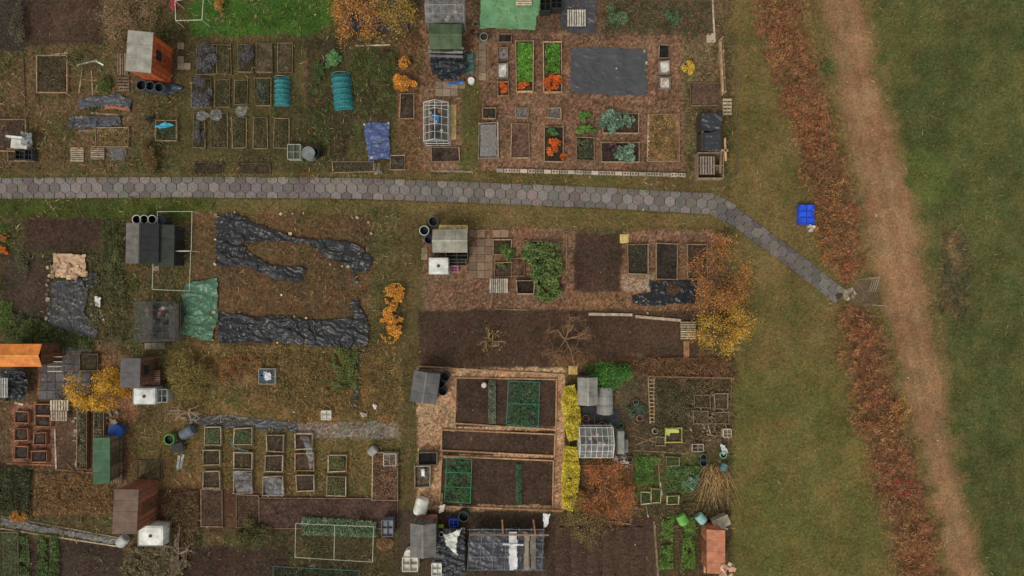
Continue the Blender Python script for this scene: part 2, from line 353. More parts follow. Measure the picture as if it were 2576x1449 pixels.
def d2(px,py,i,j):
    d=np.full(len(px),.04)
    for x,y,r in TR: d+=.75*np.exp(-((px-x)**2+(py-y)**2)/(r*r))
    d*=np.where(px>2350,.2,1);d+=(NA[j,i]>.3)*.25
    return d*vn(px*.05,py*.05,81)
scatter('fallen_leaves',90000,.075,.03,d2,.25,.7,tf2)
# ---------------- hex paved path
pc=np.array([W(*p) for p in pathc]);seg=np.hypot(*(pc[1:]-pc[:-1]).T);cum=np.concatenate([[0],np.cumsum(seg)])
def pm(s_,t):
    x=np.interp(s_,cum,pc[:,0]);y=np.interp(s_,cum,pc[:,1])
    x2=np.interp(s_+.3,cum,pc[:,0]);y2=np.interp(s_+.3,cum,pc[:,1]);x1=np.interp(s_-.3,cum,pc[:,0]);y1=np.interp(s_-.3,cum,pc[:,1])
    dx,dy=x2-x1,y2-y1;l=math.hypot(dx,dy)+1e-9
    return x-dy/l*t,y+dx/l*t
b=B();Rr=.385;fw=Rr*math.sqrt(3);n=int(cum[-1]/fw)
for i in range(n):
    for r in (-1,0,1):
        s_=i*fw+(fw/2 if r%2 else 0)+.3;t=r*1.5*Rr*(0.84 if s_>cum[8] else .95)
        cc=U(.84,1.1);col=np.array((104,99,98))*cc*(.9 if s_>cum[8] else 1)+rng.normal(size=3)*1.8;z=.05+U(0,.012);top=[];mid=[];bot=[];lim=.61 if s_<cum[8] else .49
        for k in range(6):
            a=math.pi/2+k*math.pi/3
            for L_,q,zz in ((top,.9,z),(mid,.94,z-.012),(bot,.94,-.02)):
                x,y=pm(s_+math.cos(a)*Rr*q,np.clip(t+math.sin(a)*Rr*q,-lim-U(0,.06),lim+U(0,.06)));L_.append((x,y,zz))
        V6=top+mid+bot;f=[(0,1,2,3),(0,3,4,5)]
        for k in range(6):
            k2=(k+1)%6;f+=[(k+6,k2+6,k2,k),(k+12,k2+12,k2+6,k+6)]
        b.add(V6,f,col,.03)
b.obj('paved_path',M_stone)
for sgn in (-1,1):
    pts=[(x,y+sgn*25) for x,y in pathc[:8]]
    patch('verge_grass',strip(pts,6),.07,[(78,77,44),(94,82,52),(64,66,40)],9000,.1,0,.38,1,.35)
# ---------------- object makers
WOOD=(132,114,92);GW=(116,108,100);DW=(80,66,56);TW=(150,124,98)
def soilgrid(b,x0,y0,x1,y1,z,col,hz=.03):
    (ax,ay),(bx,by)=W(x0,y1,z),W(x1,y0,z);nx_=max(3,int((bx-ax)/.08));ny_=max(3,int((by-ay)/.08))
    gx,gy=np.meshgrid(np.linspace(ax,bx,nx_),np.linspace(ay,by,ny_));Z=z+rng.random(gx.shape)*hz
    ii=np.arange(nx_*ny_).reshape(ny_,nx_);F_=np.stack([ii[:-1,:-1],ii[:-1,1:],ii[1:,1:],ii[1:,:-1]],-1).reshape(-1,4)
    c=lin(col)[None]*(1+rng.normal(size=(nx_*ny_,1))*.25+((fbm(gx*1.5,gy*1.5,5)-.5)*1.1).reshape(-1,1))
    b.add(np.stack([gx,gy,Z],-1).reshape(-1,3),F_,np.clip(c,.005,.8))
def bed(x0,y0,x1,y1,h=.24,wood=WOOD,soil=(56,46,40),name='raised_bed',t=.055,pl=None,skew=0):
    b=B();(ax,ay),(bx,by)=W(x0,y1,h),W(x1,y0,h)
    j=lambda:U(-.035,.035)
    c4=[(ax+j(),ay+j()),(bx+j(),ay+j()),(bx+j(),by+j()),(ax+j(),by+j())]
    for q in range(4):
        px,py=c4[q];qx,qy=c4[(q+1)%4];L_=math.hypot(qx-px,qy-py);hh=h+U(-.02,.02)
        b.box((px+qx)/2,(py+qy)/2,hh/2,L_-.05,t,hh,math.atan2(qy-py,qx-px),np.array(wood)*U(.72,1.1))
    for px,py in c4: b.box(px,py,h/2+.015,t+.02,t+.02,h+.03,0,np.array(wood)*.85)
    soilgrid(b,x0+2,y0+2,x1-2,y1-2,h*.55,soil)
    o=b.obj(name,M_wood)
    if pl: 
        nm,cols,n,leaf,hh=pl;patch(nm,R(x0+3,y0+3,x1-3,y1-3),hh,cols,n,leaf,h*.55,.25)
    return o
def tarp(name,poly,col,z=.06,amp=.07,ang=0,fx=.03,fy=.09,m=None,warp=5,step=2.0,fold=1.0,tint=.1,seed=None):
    m=m or M_tarp;seed=U(0,50) if seed is None else seed
    px=[p[0] for p in poly];py=[p[1] for p in poly]
    gx,gy=np.meshgrid(np.arange(min(px)-8,max(px)+8,step),np.arange(min(py)-8,max(py)+8,step))
    ins=pip(gx+(fbm(gx*.06,gy*.06,seed,3)-.5)*warp*2,gy+(fbm(gx*.06,gy*.06,seed+1,3)-.5)*warp*2,poly)
    c,s_=math.cos(ang),math.sin(ang);u=gx*c+gy*s_;v=-gx*s_+gy*c
    wv=fbm(gx*.018,gy*.018,seed+9,3)*3.5
    r1=1-np.abs(2*vn(u*fx+wv,v*fy+wv*1.2,seed+2)-1);r2=1-np.abs(2*vn(u*fy*.9+wv*2,v*fx*1.6-wv,seed+5)-1);r4=1-np.abs(2*vn(u*fx*2.2-wv,v*fy*1.8+wv*2,seed+7)-1)
    Z=z+amp*(r1**2*.55+r2**4*.5*fold+r4**3*.28)
    sc2=(1-Z/H)/S
    P=np.stack([(gx-CX)*sc2,(CY-gy)*sc2,Z],-1).reshape(-1,3);ny_,nx_=gx.shape;ii=np.arange(nx_*ny_).reshape(ny_,nx_)
    F_=np.stack([ii[1:,:-1],ii[1:,1:],ii[:-1,1:],ii[:-1,:-1]],-1).reshape(-1,4);k=ins.ravel()[F_].all(1);F_=F_[k]
    u_,inv=np.unique(F_,return_inverse=True)
    cc=lin(col)[None]*(1+((fbm(gx*.03,gy*.03,seed+4)-.5)*tint*4).reshape(-1,1))
    return mk(name,P[u_],inv.reshape(-1,4),np.clip(cc,.004,.8)[u_],m,smooth=True)
def pallet(x0,y0,x1,y1,col=GW,z=.02,vert=False,n=7,name='wooden_pallet'):
    b=B();(ax,ay),(bx,by)=W(x0,y1,z),W(x1,y0,z);w,d=bx-ax,by-ay
    for k in range(3):
        if vert: b.box((ax+bx)/2,ay+d*(.06+.44*k),z+.05,w*.98,.08,.09,0,np.array(col)*.7)
        else: b.box(ax+w*(.06+.44*k),(ay+by)/2,z+.05,.08,d*.98,.09,0,np.array(col)*.7)
    for k in range(n):
        f=(k+.5)/n
        if vert: b.box(ax+w*f,(ay+by)/2,z+.107,w/n*.62,d,.022,0,np.array(col)*U(.82,1.1))
        else: b.box((ax+bx)/2,ay+d*f,z+.107,w,d/n*.62,.022,0,np.array(col)*U(.82,1.1))
    b.obj(name,M_wood)
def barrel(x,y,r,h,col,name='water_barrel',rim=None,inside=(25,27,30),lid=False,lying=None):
    b=B();bx,by=W(x,y,h if lying is None else 0);r/=S;rim=rim or col
    if lying is not None:
        b.lathe(bx,by,[(.002,-h/2),(r*.85,-h/2),(r,-h*.35),(r*.97,-h*.1),(r,0),(r*.97,h*.1),(r,h*.35),(r*.85,h/2),(r*.7,h/2-.03),(.002,h/2-.03)],col,18,lying)
    else:
        b.lathe(bx,by,[(r*.8,0),(r*.97,h*.2),(r,h*.33),(r*.97,h*.36),(r,h*.6),(r*.97,h*.64),(r*.95,h-.03)],col)
        b.lathe(bx,by,[(r*.95,h-.04),(r*1.03,h-.03),(r*1.03,h),(r*.88,h+.004),(r*.86,h-.05)],rim)
        if lid: b.lathe(bx,by,[(r*.9,h-.04),(r*.85,h-.015),(r*.2,h),(r*.18,h+.03),(.002,h+.03)],col)
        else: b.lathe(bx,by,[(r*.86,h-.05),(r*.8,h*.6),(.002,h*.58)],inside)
    b.obj(name,M_gen)
def pot(x,y,r,col=(140,85,60),h=.22): barrel(x,y,r,h,col,'plant_pot',inside=(50,40,34))
def shed(name,x0,y0,x1,y1,h,roofc,wallc,style='pent',door='S',win=None,rot=0,wallh=None,ridge='y',roof2=None,ov=.09):
    cx,cy=W((x0+x1)/2,(y0+y1)/2,h);k=(1-h/H)/S;w=(x1-x0)*k-.12;d=(y1-y0)*k-.12;e=empty(name,cx,cy)
    c,s_=math.cos(rot),math.sin(rot);T=lambda u,v:(cx+u*c-v*s_,cy+u*s_+v*c)
    hl=h-.28 if style=='gable' else h-.08
    b=B()
    def wall(u0,v0,u1,v1):
        L_=math.hypot(u1-u0,v1-v0);n_=max(4,int(L_/.14));a=math.atan2(v1-v0,u1-u0)
        for i in range(n_):
            f=(i+.5)/n_;X_,Y_=T(u0+(u1-u0)*f,v0+(v1-v0)*f);b.box(X_,Y_,hl/2-.03,L_/n_*.96,.03+(i%2)*.008,hl,a+rot,np.array(wallc)*U(.85,1.1))
    wall(-w/2,-d/2,w/2,-d/2);wall(w/2,-d/2,w/2,d/2);wall(w/2,d/2,-w/2,d/2);wall(-w/2,d/2,-w/2,-d/2)
    b.obj('walls',M_wood,e)
    b=B();dd={'S':(0,-d/2-.03,.75,.05),'N':(0,d/2+.03,.75,.05),'E':(w/2+.03,0,.05,.75),'W':(-w/2-.03,0,.05,.75)}[door]
    X_,Y_=T(dd[0],dd[1]);hh=min(1.85,hl-.1);b.box(X_,Y_,hh/2,min(dd[2],w*.6) if dd[2]>.1 else dd[2],min(dd[3],d*.6) if dd[3]>.1 else dd[3],hh,rot,np.array(wallc)*.75)
    X_,Y_=T(dd[0]*1.02,dd[1]*1.02);b.box(X_,Y_,hh*.55,.07,.07,.12,rot,(40,40,40));b.obj('door',M_wood,e)
    if win:
        b=B();u,v,sx,sy={'E':(w/2+.035,d*.05,.05,.55),'S':(w*.25,-d/2-.035,.5,.05),'W':(-w/2-.035,.1,.05,.5),'N':(.2,d/2+.035,.5,.05)}[win]
        X_,Y_=T(u,v);b.box(X_,Y_,hl*.68,sx+.05 if sx<.1 else sx,sy+.05 if sy<.1 else sy,.5,rot,(28,32,36));b.box(X_,Y_,hl*.68,sx+.012 if sx<.1 else .05,sy+.012 if sy<.1 else .05,.56,rot,wallc);b.obj('window',M_gen,e)
    b=B()
    if style=='pent':
        t=math.atan2(.14,w);n_=max(2,int(d/.6))
        for i in range(n_):
            X_,Y_=T(0,-d/2-ov+(d+2*ov)*(i+.5)/n_);b.box(X_,Y_,h,w+2*ov,(d+2*ov)/n_-.012,.04,rot,np.array(roofc)*U(.95,1.05),ry=t if cx<0 else -t)
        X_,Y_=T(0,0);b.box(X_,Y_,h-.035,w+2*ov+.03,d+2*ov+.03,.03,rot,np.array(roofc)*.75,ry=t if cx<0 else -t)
    else:
        n_=3
        for sg in (-1,1):
            rc=np.array(roof2 if (roof2 and sg==-1) else roofc)
            for i in range(n_):
                if ridge=='y':
                    hw=w/2+ov;t=math.atan2(.28,hw);X_,Y_=T(sg*hw/2,-d/2-ov+(d+2*ov)*(i+.5)/n_);b.box(X_,Y_,h-.14,hw/math.cos(t)+.01,(d+2*ov)/n_-.01,.035,rot,rc*U(.95,1.04),ry=sg*t)
                else:
                    hw=d/2+ov;t=math.atan2(.28,hw);X_,Y_=T(-w/2-ov+(w+2*ov)*(i+.5)/n_,sg*hw/2);b.box(X_,Y_,h-.14,(w+2*ov)/n_-.01,hw/math.cos(t)+.01,.035,rot,rc*U(.95,1.04),rx=-sg*t)
        X_,Y_=T(0,0)
        if ridge=='y': b.box(X_,Y_,h+.01,.12,d+2*ov,.03,rot,np.array(roofc)*1.15)
        else: b.box(X_,Y_,h+.01,w+2*ov,.12,.03,rot,np.array(roofc)*1.15)
    b.obj('roof',M_gen,e)
    return e
def greenhouse(name,x0,y0,x1,y1,h,fc=(165,170,170),ridge='y',m=None,nb=5):
    cx,cy=W((x0+x1)/2,(y0+y1)/2,h*.85);k=(1-h*.85/H)/S;w=(x1-x0)*k;d=(y1-y0)*k;e=empty(name,cx,cy);b=B();g=B();hl=h*.72
    if ridge=='x': T=lambda u,v,z:(cx+v,cy+u,z);w,d=d,w
    else: T=lambda u,v,z:(cx+u,cy+v,z)
    r=.022
    def q(*ps): g.add([T(*p) for p in ps],[(0,1,2,3)],(150,155,155))
    for i in range(nb+1):
        v=-d/2+d*i/nb;rr=r if i in (0,nb) else r*.7
        for sg in (-1,1):
            b.tube(T(sg*w/2,v,0),T(sg*w/2,v,hl),rr,rr,fc);b.tube(T(sg*w/2,v,hl),T(0,v,h),rr,rr,fc)
    for u,z in ((-w/2,hl),(w/2,hl),(0,h),(-w/2,.05),(w/2,.05)): b.tube(T(u,-d/2,z),T(u,d/2,z),r*.9,r*.9,fc)
    for u,z in ((-w/2,hl*.5),(w/2,hl*.5),(-w/4,(hl+h)/2),(w/4,(hl+h)/2)): b.tube(T(u,-d/2,z),T(u,d/2,z),r*.6,r*.6,fc)
    for v in (-d/2,d/2):
        for z in (.05,hl*.5,hl): b.tube(T(-w/2,v,z),T(w/2,v,z),r,r,fc)
        b.tube(T(0,v,0),T(0,v,h),r,r,fc)
    b.obj('frame',M_gen,e)
    for sg in (-1,1):
        q((sg*w/2,-d/2,0),(sg*w/2,d/2,0),(sg*w/2,d/2,hl),(sg*w/2,-d/2,hl));q((sg*w/2,-d/2,hl),(sg*w/2,d/2,hl),(0,d/2,h),(0,-d/2,h))
        v=sg*d/2;q((-w/2,v,0),(0,v,0),(0,v,h),(-w/2,v,hl));q((0,v,0),(w/2,v,0),(w/2,v,hl),(0,v,h))
    g.obj('glass',m or M_glass,e)
    b=B();p=T(0,0,0);b.box(p[0],p[1],.05,(w if ridge=='y' else d)*.94,(d if ridge=='y' else w)*.94,.05,0,(58,52,46))
    for sg in (-1,1): 
        p=T(sg*w*.33,0,.7);b.box(p[0],p[1],.7,(w*.25 if ridge=='y' else d*.9),(d*.9 if ridge=='y' else w*.25),.04,0,(66,60,54))
    for i in range(14): 
        p=T(U(-.4,.4)*w,U(-.4,.4)*d,0);b.lathe(p[0],p[1],[(.08,0.),(.11,.8),(.1,.81),(.002,.78)],random.choice([(60,60,60),(120,80,60),(70,90,60),(150,150,150)]),10)
    b.obj('staging',M_wood,e)
def tank(x0,y0,x1,y1,h=1.0,col=(190,190,188)):
    cx,cy=W((x0+x1)/2,(y0+y1)/2,h);k=(1-h/H)/S;w=(x1-x0)*k;d=(y1-y0)*k;e=empty('water_tank',cx,cy);b=B()
    b.box(cx,cy,h/2+.05,w*.93,d*.93,h-.12,0,col);b.box(cx,cy,h-.01,w*.8,d*.8,.05,0,col);b.lathe(cx,cy,[(.1,h),(.1,h+.05),(.002,h+.055)],(60,50,45),12)
    b.obj('tank',M_gen,e);b=B()
    for z in (.12,h*.35,h*.6,h-.03):
        for sg in (-1,1): b.tube((cx-w/2,cy+sg*d/2,z),(cx+w/2,cy+sg*d/2,z),.014,.014,(140,142,145));b.tube((cx+sg*w/2,cy-d/2,z),(cx+sg*w/2,cy+d/2,z),.014,.014,(140,142,145))
    for i in range(5):
        for sg in (-1,1): u=-w/2+w*i/4;b.tube((cx+u,cy+sg*d/2,.1),(cx+u,cy+sg*d/2,h),.012,.012,(140,142,145));v=-d/2+d*i/4;b.tube((cx+sg*w/2,cy+v,.1),(cx+sg*w/2,cy+v,h),.012,.012,(140,142,145))
    b.box(cx,cy,.05,w,d,.1,0,(110,90,70));b.obj('cage',M_gen,e)
def frame(pts,h,col=(160,160,152),name='net_frame',legs=True,r=.018,close=True):
    b=B();P=[W(x,y,h) for x,y in pts];n=len(P)
    for i in range(n if close else n-1):
        a,c=P[i],P[(i+1)%n];b.tube((*a,h),(*c,h),r,r,col)
    if legs:
        for a in P:b.tube((*a,0),(*a,h),r,r,col)
    return b.obj(name,M_gen)
def crate(x0,y0,x1,y1,h,col,name='plastic_crate',inside=None,nx_=2,ny_=2):
    b=B();(ax,ay),(bx,by)=W(x0,y1,h),W(x1,y0,h);w,d=bx-ax,by-ay;cx,cy=(ax+bx)/2,(ay+by)/2;t=.035
    b.box(cx,ay,h/2,w,t,h,0,col);b.box(cx,by,h/2,w,t,h,0,col);b.box(ax,cy,h/2,t,d-t,h,0,col);b.box(bx,cy,h/2,t,d-t,h,0,col)
    b.box(cx,cy,h*.4 if inside is None else h*.75,w-t,d-t,.03,0,inside or np.array(col)*.7)
    for i in range(1,nx_): b.box(ax+w*i/nx_,cy,h*.85,t*.8,d-t,h*.28,0,np.array(col)*.85)
    for i in range(1,ny_): b.box(cx,ay+d*i/ny_,h*.83,w-t,t*.8,h*.25,0,np.array(col)*.85)
    b.obj(name,M_gen)
def slabs(x0,y0,x1,y1,col=(128,116,102),sz=22,name='paving_slabs',skip=.15):
    b=B();y=y0
    while y<y1-sz*.4:
        x=x0
        while x<x1-sz*.4:
            if random.random()>skip: cx,cy=W(x+sz/2,y+sz/2);b.box(cx,cy,.045,sz/S*.95,sz/S*.95,.06,U(-.05,.05),np.array(col)*U(.85,1.08))
            x+=sz
        y+=sz
    b.obj(name,M_stone)
def planks(lst,name='wooden_plank',w=.12,t=.05,z=.03,m=None):
    for x0,y0,x1,y1,col in lst: b=B();b.plank(x0,y0,x1,y1,w,t,z,col);b.plank(x0+1,y0+1,(x0+x1)/2,(y0+y1)/2,w*.5,.02,z+t+.002,np.array(col)*.9);b.obj(name,m or M_wood)
def stones(pts,name='stones',s_=.16,z=.08,col=(160,150,135)):
    b=B()
    for x,y in pts:
        cx,cy=W(x,y);k=s_*U(.5,1.15);b.box(cx,cy,z+.04,k,k*U(.5,1),.09,U(0,3),np.array(col)*U(.65,1.1),rx=U(-.2,.2),ry=U(-.2,.2))
    b.obj(name,M_stone)
def tunnel(x0,y0,x1,y1,rot,h,m,hoopc):
    cx,cy=W((x0+x1)/2,(y0+y1)/2,h*.5);w=(x1-x0)/S;d=(y1-y0)/S;e=empty('netting_tunnel',cx,cy);na=14;nl=36
    a=np.linspace(0,math.pi,na);v=np.linspace(-.5,.5,nl);A_,V_=np.meshgrid(a,v)
    end=np.clip(1-(np.abs(V_)*2)**6*.75,0,1);sag=1-.14*(np.sin(V_*2*math.pi*3)**2)
    u=-np.cos(A_)*w/2*(.9+.1*end)*(1+.04*rng.normal(size=A_.shape))*(1-.08*(np.sin(V_*2*math.pi*3)**2));z=np.sin(A_)*h*end*sag+.03+rng.random(A_.shape)*.04;vv=V_*d
    c,s_=math.cos(rot),math.sin(rot);P=np.stack([cx+u*c-vv*s_,cy+u*s_+vv*c,z],-1).reshape(-1,3);ii=np.arange(na*nl).reshape(nl,na)
    F_=np.stack([ii[:-1,:-1],ii[:-1,1:],ii[1:,1:],ii[1:,:-1]],-1).reshape(-1,4);mk('netting',P,F_,np.tile(lin((60,140,145)),(len(P),1)),m,e,True)
    b=B()
    for k in range(7):
        vv=-d/2*.93+d*.93*k/6;pr=None
        for t in np.linspace(0,math.pi,9):
            u=-math.cos(t)*w/2*1.02;p=(cx+u*c-vv*s_,cy+u*s_+vv*c,math.sin(t)*h*1.04+.03)
            if pr:b.tube(pr,p,.012,.012,hoopc)
            pr=p
    b.obj('hoops',M_gen,e)
def fence(p0,p1,h=1.0,col=GW,step=1.5,mesh=True):
    b=B();a=np.array(W(*p0));c=np.array(W(*p1));L_=np.linalg.norm(c-a);n=max(1,int(L_/step))
    for i in range(n+1): p=a+(c-a)*i/n;b.box(p[0],p[1],h/2,.07,.07,h,0,col)
    for z in ((.3*h,.6*h,.9*h)):b.tube((*a,z),(*c,z),.01,.01,col)
    b.obj('wire_fence',M_wood)
# ================= TOP LEFT
tree('bare_shrub',312,45,55,60,1.6,[(114,92,70),(124,104,82)],2200,.08,(114,96,78),5,.8,.7)
tree('bare_shrub',370,75,30,40,1.1,[(92,86,54)],1200,.09,(100,84,70),5,.8,.7)
bush('shrub',45,60,25,60,.7,[(64,66,50),(84,74,64)],1500)
frame([(440,2),(442,52),(508,50),(512,-10)],1.2,(185,180,176),'white_goal_frame')
bush('pink_flowers',438,12,12,14,.5,[(180,60,80),(150,60,70)],300,.08)
bush('autumn_shrub',553,18,14,28,.8,[(150,104,56),(114,90,48)],700,.08)
tree('autumn_tree',885,28,44,38,2.6,[(176,124,62),(152,104,54),(124,94,58)],3000,.1,clump=.2)
tree('autumn_tree',988,22,42,36,2.4,[(132,110,56),(108,92,50),(148,120,60)],2600,.1,clump=.2)
tarp('black_sheeting',[(850,20),(1030,-20),(1030,74),(930,78),(856,72)],(50,52,60),amp=.12)
shed('orange_shed',322,80,380,180,2.6,(124,124,118),(154,78,46),'pent','E','E',rot=-.06)
for x,y,r in ((355,214,13),(377,216,12),(400,220,12)): barrel(x,y,r,.9,(62,68,78),lid=False)
tarp('black_sheeting',[(405,205),(462,215),(455,234),(405,232)],(56,68,82),amp=.15,z=.15)
pallet(296,134,326,190,(110,95,85),.02,True,5);pallet(298,194,328,232,(100,88,78),.02,False,5)
slabs(447,108,482,180,(118,104,92),17)
bed(92,140,168,233,pl=('weeds',[(68,70,46),(88,78,54)],900,.08,.2))
planks([(95,145,172,134,(165,145,122)),(195,166,245,152,(190,188,182)),(238,152,262,165,(195,190,185)),(205,200,250,205,(120,95,75)),(210,170,200,235,WOOD),(232,178,235,240,WOOD),(60,132,66,300,DW)],w=.09)
bush('shrub',262,215,22,22,.5,[(66,80,42),(76,84,46)],900)
bush('shrub',195,150,40,25,.5,[(74,78,48),(94,84,60)],1000)
tarp('black_sheeting',[(200,250),(240,240),(300,236),(332,250),(325,278),(250,270),(196,275)],(66,68,75),amp=.2)
tarp('orange_sheeting',[(262,266),(328,267),(326,277),(262,277)],(136,84,60),z=.2,amp=.05)
tarp('black_sheeting',[(172,292),(300,290),(305,318),(240,322),(170,326)],(62,63,70),amp=.2)
planks([(208,318,276,315,(180,170,150)),(230,285,300,290,WOOD),(200,330,270,328,(120,110,100))])
pallet(180,371,213,408,(145,136,124));pallet(231,367,265,403,(135,126,114));tarp('grey_sheeting',R(272,368,318,404),(80,80,82),amp=.05)
bed(240,320,322,368,soil=(96,82,60),pl=('dry_grass',[(130,110,78),(108,88,60),(80,76,48)],1100,.12,.15));bed(-10,300,62,380,soil=(60,48,40))
b=B();cx,cy=W(38,345,.9);b.box(cx,cy,.85,1.0,.12,.35,-.1,(185,185,185));b.box(cx,cy-.35,.55,1.0,.55,.06,-.1,(170,172,172))
for u in(-.42,.42): b.box(cx+u,cy-.3,.28,.06,.5,.55,0,(150,150,150))
b.obj('white_bench',M_gen)
tarp('grey_sheeting',[(48,328),(84,335),(82,368),(50,366)],(112,120,126),z=.6,amp=.25)
crate(38,378,60,400,.5,(40,42,45),'black_box');crate(62,376,80,402,.5,(50,52,56),'black_box')
bed(20,375,85,405)
bed(392,303,444,354,pl=('vegetable_plants',[(60,68,48),(64,82,54)],500,.1,.2))
tarp('blue_sheeting',[(388,318),(415,302),(440,316),(425,322),(400,326)],(44,130,160),z=.35,amp=.12)
bush('rust_bush',378,390,24,42,1.0,[(114,80,54),(86,72,46),(64,64,42)],1800,.09)
bush('shrub',378,300,14,10,.4,[(40,42,44),(60,60,50)],300)
GB=[(88,86,96),(68,68,78),(104,102,110),(70,72,62)]
for x0,y0,x1,y1,t in ((495,112,542,186,1),(545,112,580,186,0),(597,112,634,182,1),(644,109,685,182,2),(698,109,735,182,2),(482,198,530,270,0),(540,200,578,268,0),(590,202,622,262,0),(641,195,680,265,3),(486,282,516,372,0),(530,285,572,372,0),(584,295,618,372,0),(637,296,672,372,0),(689,298,726,372,0)):
    soilc=(60,54,42) if t!=2 else (72,62,50)
    bed(x0,y0,x1,y1,.16,(112,98,78),soilc,t=.045,pl=('weeds',[(66,68,44),(86,76,54),(56,62,40)],900 if t!=2 else 160,.08,.2))
bush('lavender_bush',517,143,28,38,.7,GB,2800,.08);bush('lavender_bush',615,138,22,28,.6,GB,1700,.08);bush('lavender_bush',505,232,30,42,.75,GB,3000,.08)
bush('lavender_bush',500,330,15,44,.5,[(86,84,92),(76,72,62)],1300,.08);bush('shrub',658,232,17,30,.4,[(76,82,80),(60,66,52)],900)
bush('shrub',548,325,20,36,.35,[(92,76,56),(74,66,46)],900,.08);bush('shrub',600,330,14,32,.35,[(76,76,46),(64,62,44)],700,.08);bush('shrub',653,335,14,32,.35,[(94,76,52),(72,66,42)],600,.08);bush('shrub',705,330,14,30,.3,[(84,74,52),(66,70,42)],600,.08)
for x,y in ((510,292),(543,290),(607,280)): 
    tarp('clear_plastic_sheet',ell(x,y,17,14),(150,150,158),z=.25,amp=.2,m=M_film)
tunnel(689,192,727,266,0,.65,M_tealnet,(70,160,172));tunnel(835,182,884,275,.1,.75,M_tealnet,(60,155,168))
bush('cabbage_plants',836,152,22,26,.5,[(70,104,62),(82,118,78)],700,.2,10);bush('vegetable_plants',800,185,16,40,.3,[(58,74,40),(66,82,46)],1200,.1)
patch('vegetable_plants',R(775,220,830,400),.15,[(58,70,38),(70,74,44)],2600,.1,0,.45);patch('vegetable_plants',R(880,130,1000,290),.2,[(58,76,38),(70,84,46),(84,70,50)],4500,.1,0,.45)
patch('red_leaf_plants',R(940,120,1000,160),.2,[(84,46,44),(60,68,40)],500,.1,0,.4)
planks([(895,116,982,114,(170,155,132))],w=.08)
OR=[(196,124,50),(168,100,44),(208,146,62),(134,96,50)]
bush('autumn_shrub',1018,158,15,17,.9,OR,700,.1);bush('autumn_shrub',1018,204,30,25,1.1,OR,2100,.1)
tarp('blue_tarpaulin',[(914,310),(984,306),(980,360),(984,400),(925,404),(918,360)],(66,79,120),amp=.24,fx=.04,fy=.08)
stones([(918,315),(978,312),(950,345),(935,398),(975,395)],col=(190,180,165))
crate(723,363,755,400,.6,(140,145,142),inside=(70,75,60));barrel(775,385,16,.9,(104,112,116),lid=True);barrel(790,383,12,.8,(30,32,34))
bed(837,406,940,433,.15,pl=('weeds',[(68,66,48)],500,.08,.12));bed(982,390,1018,428,.15);bed(1006,235,1040,298,.15);bed(492,410,560,436,.12,DW,pl=('weeds',[(68,66,48)],300,.08,.12));bed(600,412,680,436,.12,DW,pl=('weeds',[(68,66,48)],300,.08,.12))
stones([(948+U(-12,12),424+U(-12,12)) for _ in range(16)],s_=.2,z=.02,col=(110,105,98))
bush('shrub',1000,405,16,14,.4,[(90,86,76),(70,66,50)],500)
greenhouse('greenhouse',1064,254,1126,352,2.0)
barrel(1091,300,13,.7,(40,110,190),'blue_barrel',lid=True)
planks([(1141,264,1141,352,(168,146,100))],w=.35)
bed(1086,370,1155,406,.2)
greenhouse('greenhouse',1070,-20,1166,52,1.9,(120,122,118),'x',M_film)
shed('green_shed',1080,58,1160,118,2.2,(62,76,54),(60,70,52),'gable','S',None,ridge='x')
tarp('black_sheeting',[(1083,122),(1168,120),(1173,180),(1150,202),(1105,200),(1080,165)],(34,36,41),z=1.0,amp=.3)
b=B();cx,cy=W(1127,158);b.box(cx,cy,.5,1.9,1.5,.98,0,(50,50,52));b.obj('storage_box',M_gen)
planks([(1084,137,1170,140,(140,142,146)),(1084,148,1168,150,(120,122,128)),(1084,158,1168,161,(100,102,106))],z=1.3,w=.14,m=M_gen)
tarp('blue_tarpaulin',[(1118,206),(1145,208),(1172,198),(1165,212),(1135,217)],(50,95,160),z=.3,amp=.1)
barrel(1185,202,8,.4,(200,205,205),'white_bucket',lid=True);tarp('green_sheeting',R(1172,135,1192,188),(60,86,82),z=.5,amp=.15)
slabs(1185,108,1226,208,(118,106,92),19,skip=.25);slabs(1095,205,1172,232,(125,112,98),19,skip=.3)
pot(1190,80,9,(140,85,64));pot(1217,92,10,(110,120,110),.5);pot(1206,88,7,(70,80,75));pot(1197,60,6,(100,136,110))
tarp('green_tarpaulin',[(1212,-40),(1375,-40),(1345,78),(1280,74),(1205,70)],(90,130,96),amp=.08,fx=.02,fy=.04)
pallet(1298,-20,1338,16,(175,160,140),.15);crate(1360,-10,1385,26,.9,(40,42,42),'compost_bin');crate(1388,-10,1414,20,.9,(40,42,42),'compost_bin')
tarp('black_sheeting',[(1412,-20),(1505,-20),(1500,86),(1440,84),(1408,70)],(60,60,64),amp=.1);pallet(1426,26,1474,68,(155,151,145),.14,True,8)
planks([(1355,60,1400,10,DW),(1480,60,1495,10,(120,100,85))])
bush('leafy_plants',1548,42,30,30,.5,[(72,90,62),(86,100,74)],900,.2,12);patch('weeds',R(1520,0,1790,90),.25,[(74,78,52),(90,77,60),(64,70,44)],5000,.11,0,.35)
bush('kale_plants',1690,42,20,26,.4,[(68,88,66)],500,.18,9)
planks([(1792,0,1796,85,(160,148,132)),(1725,30,1728,95,DW),(1660,8,1780,2,DW)],w=.1);slabs(1776,84,1800,108,(150,138,122),24,skip=0)
fence((1808,105),(1815,240),.9,(150,130,105),.7)
planks([(1809,108,1815,240,(146,126,102))],w=.1,t=.3)
GRN=[(76,126,44),(64,104,38),(90,136,56)];FLO=[(208,94,36),(186,74,28),(156,64,34),(74,82,46)]
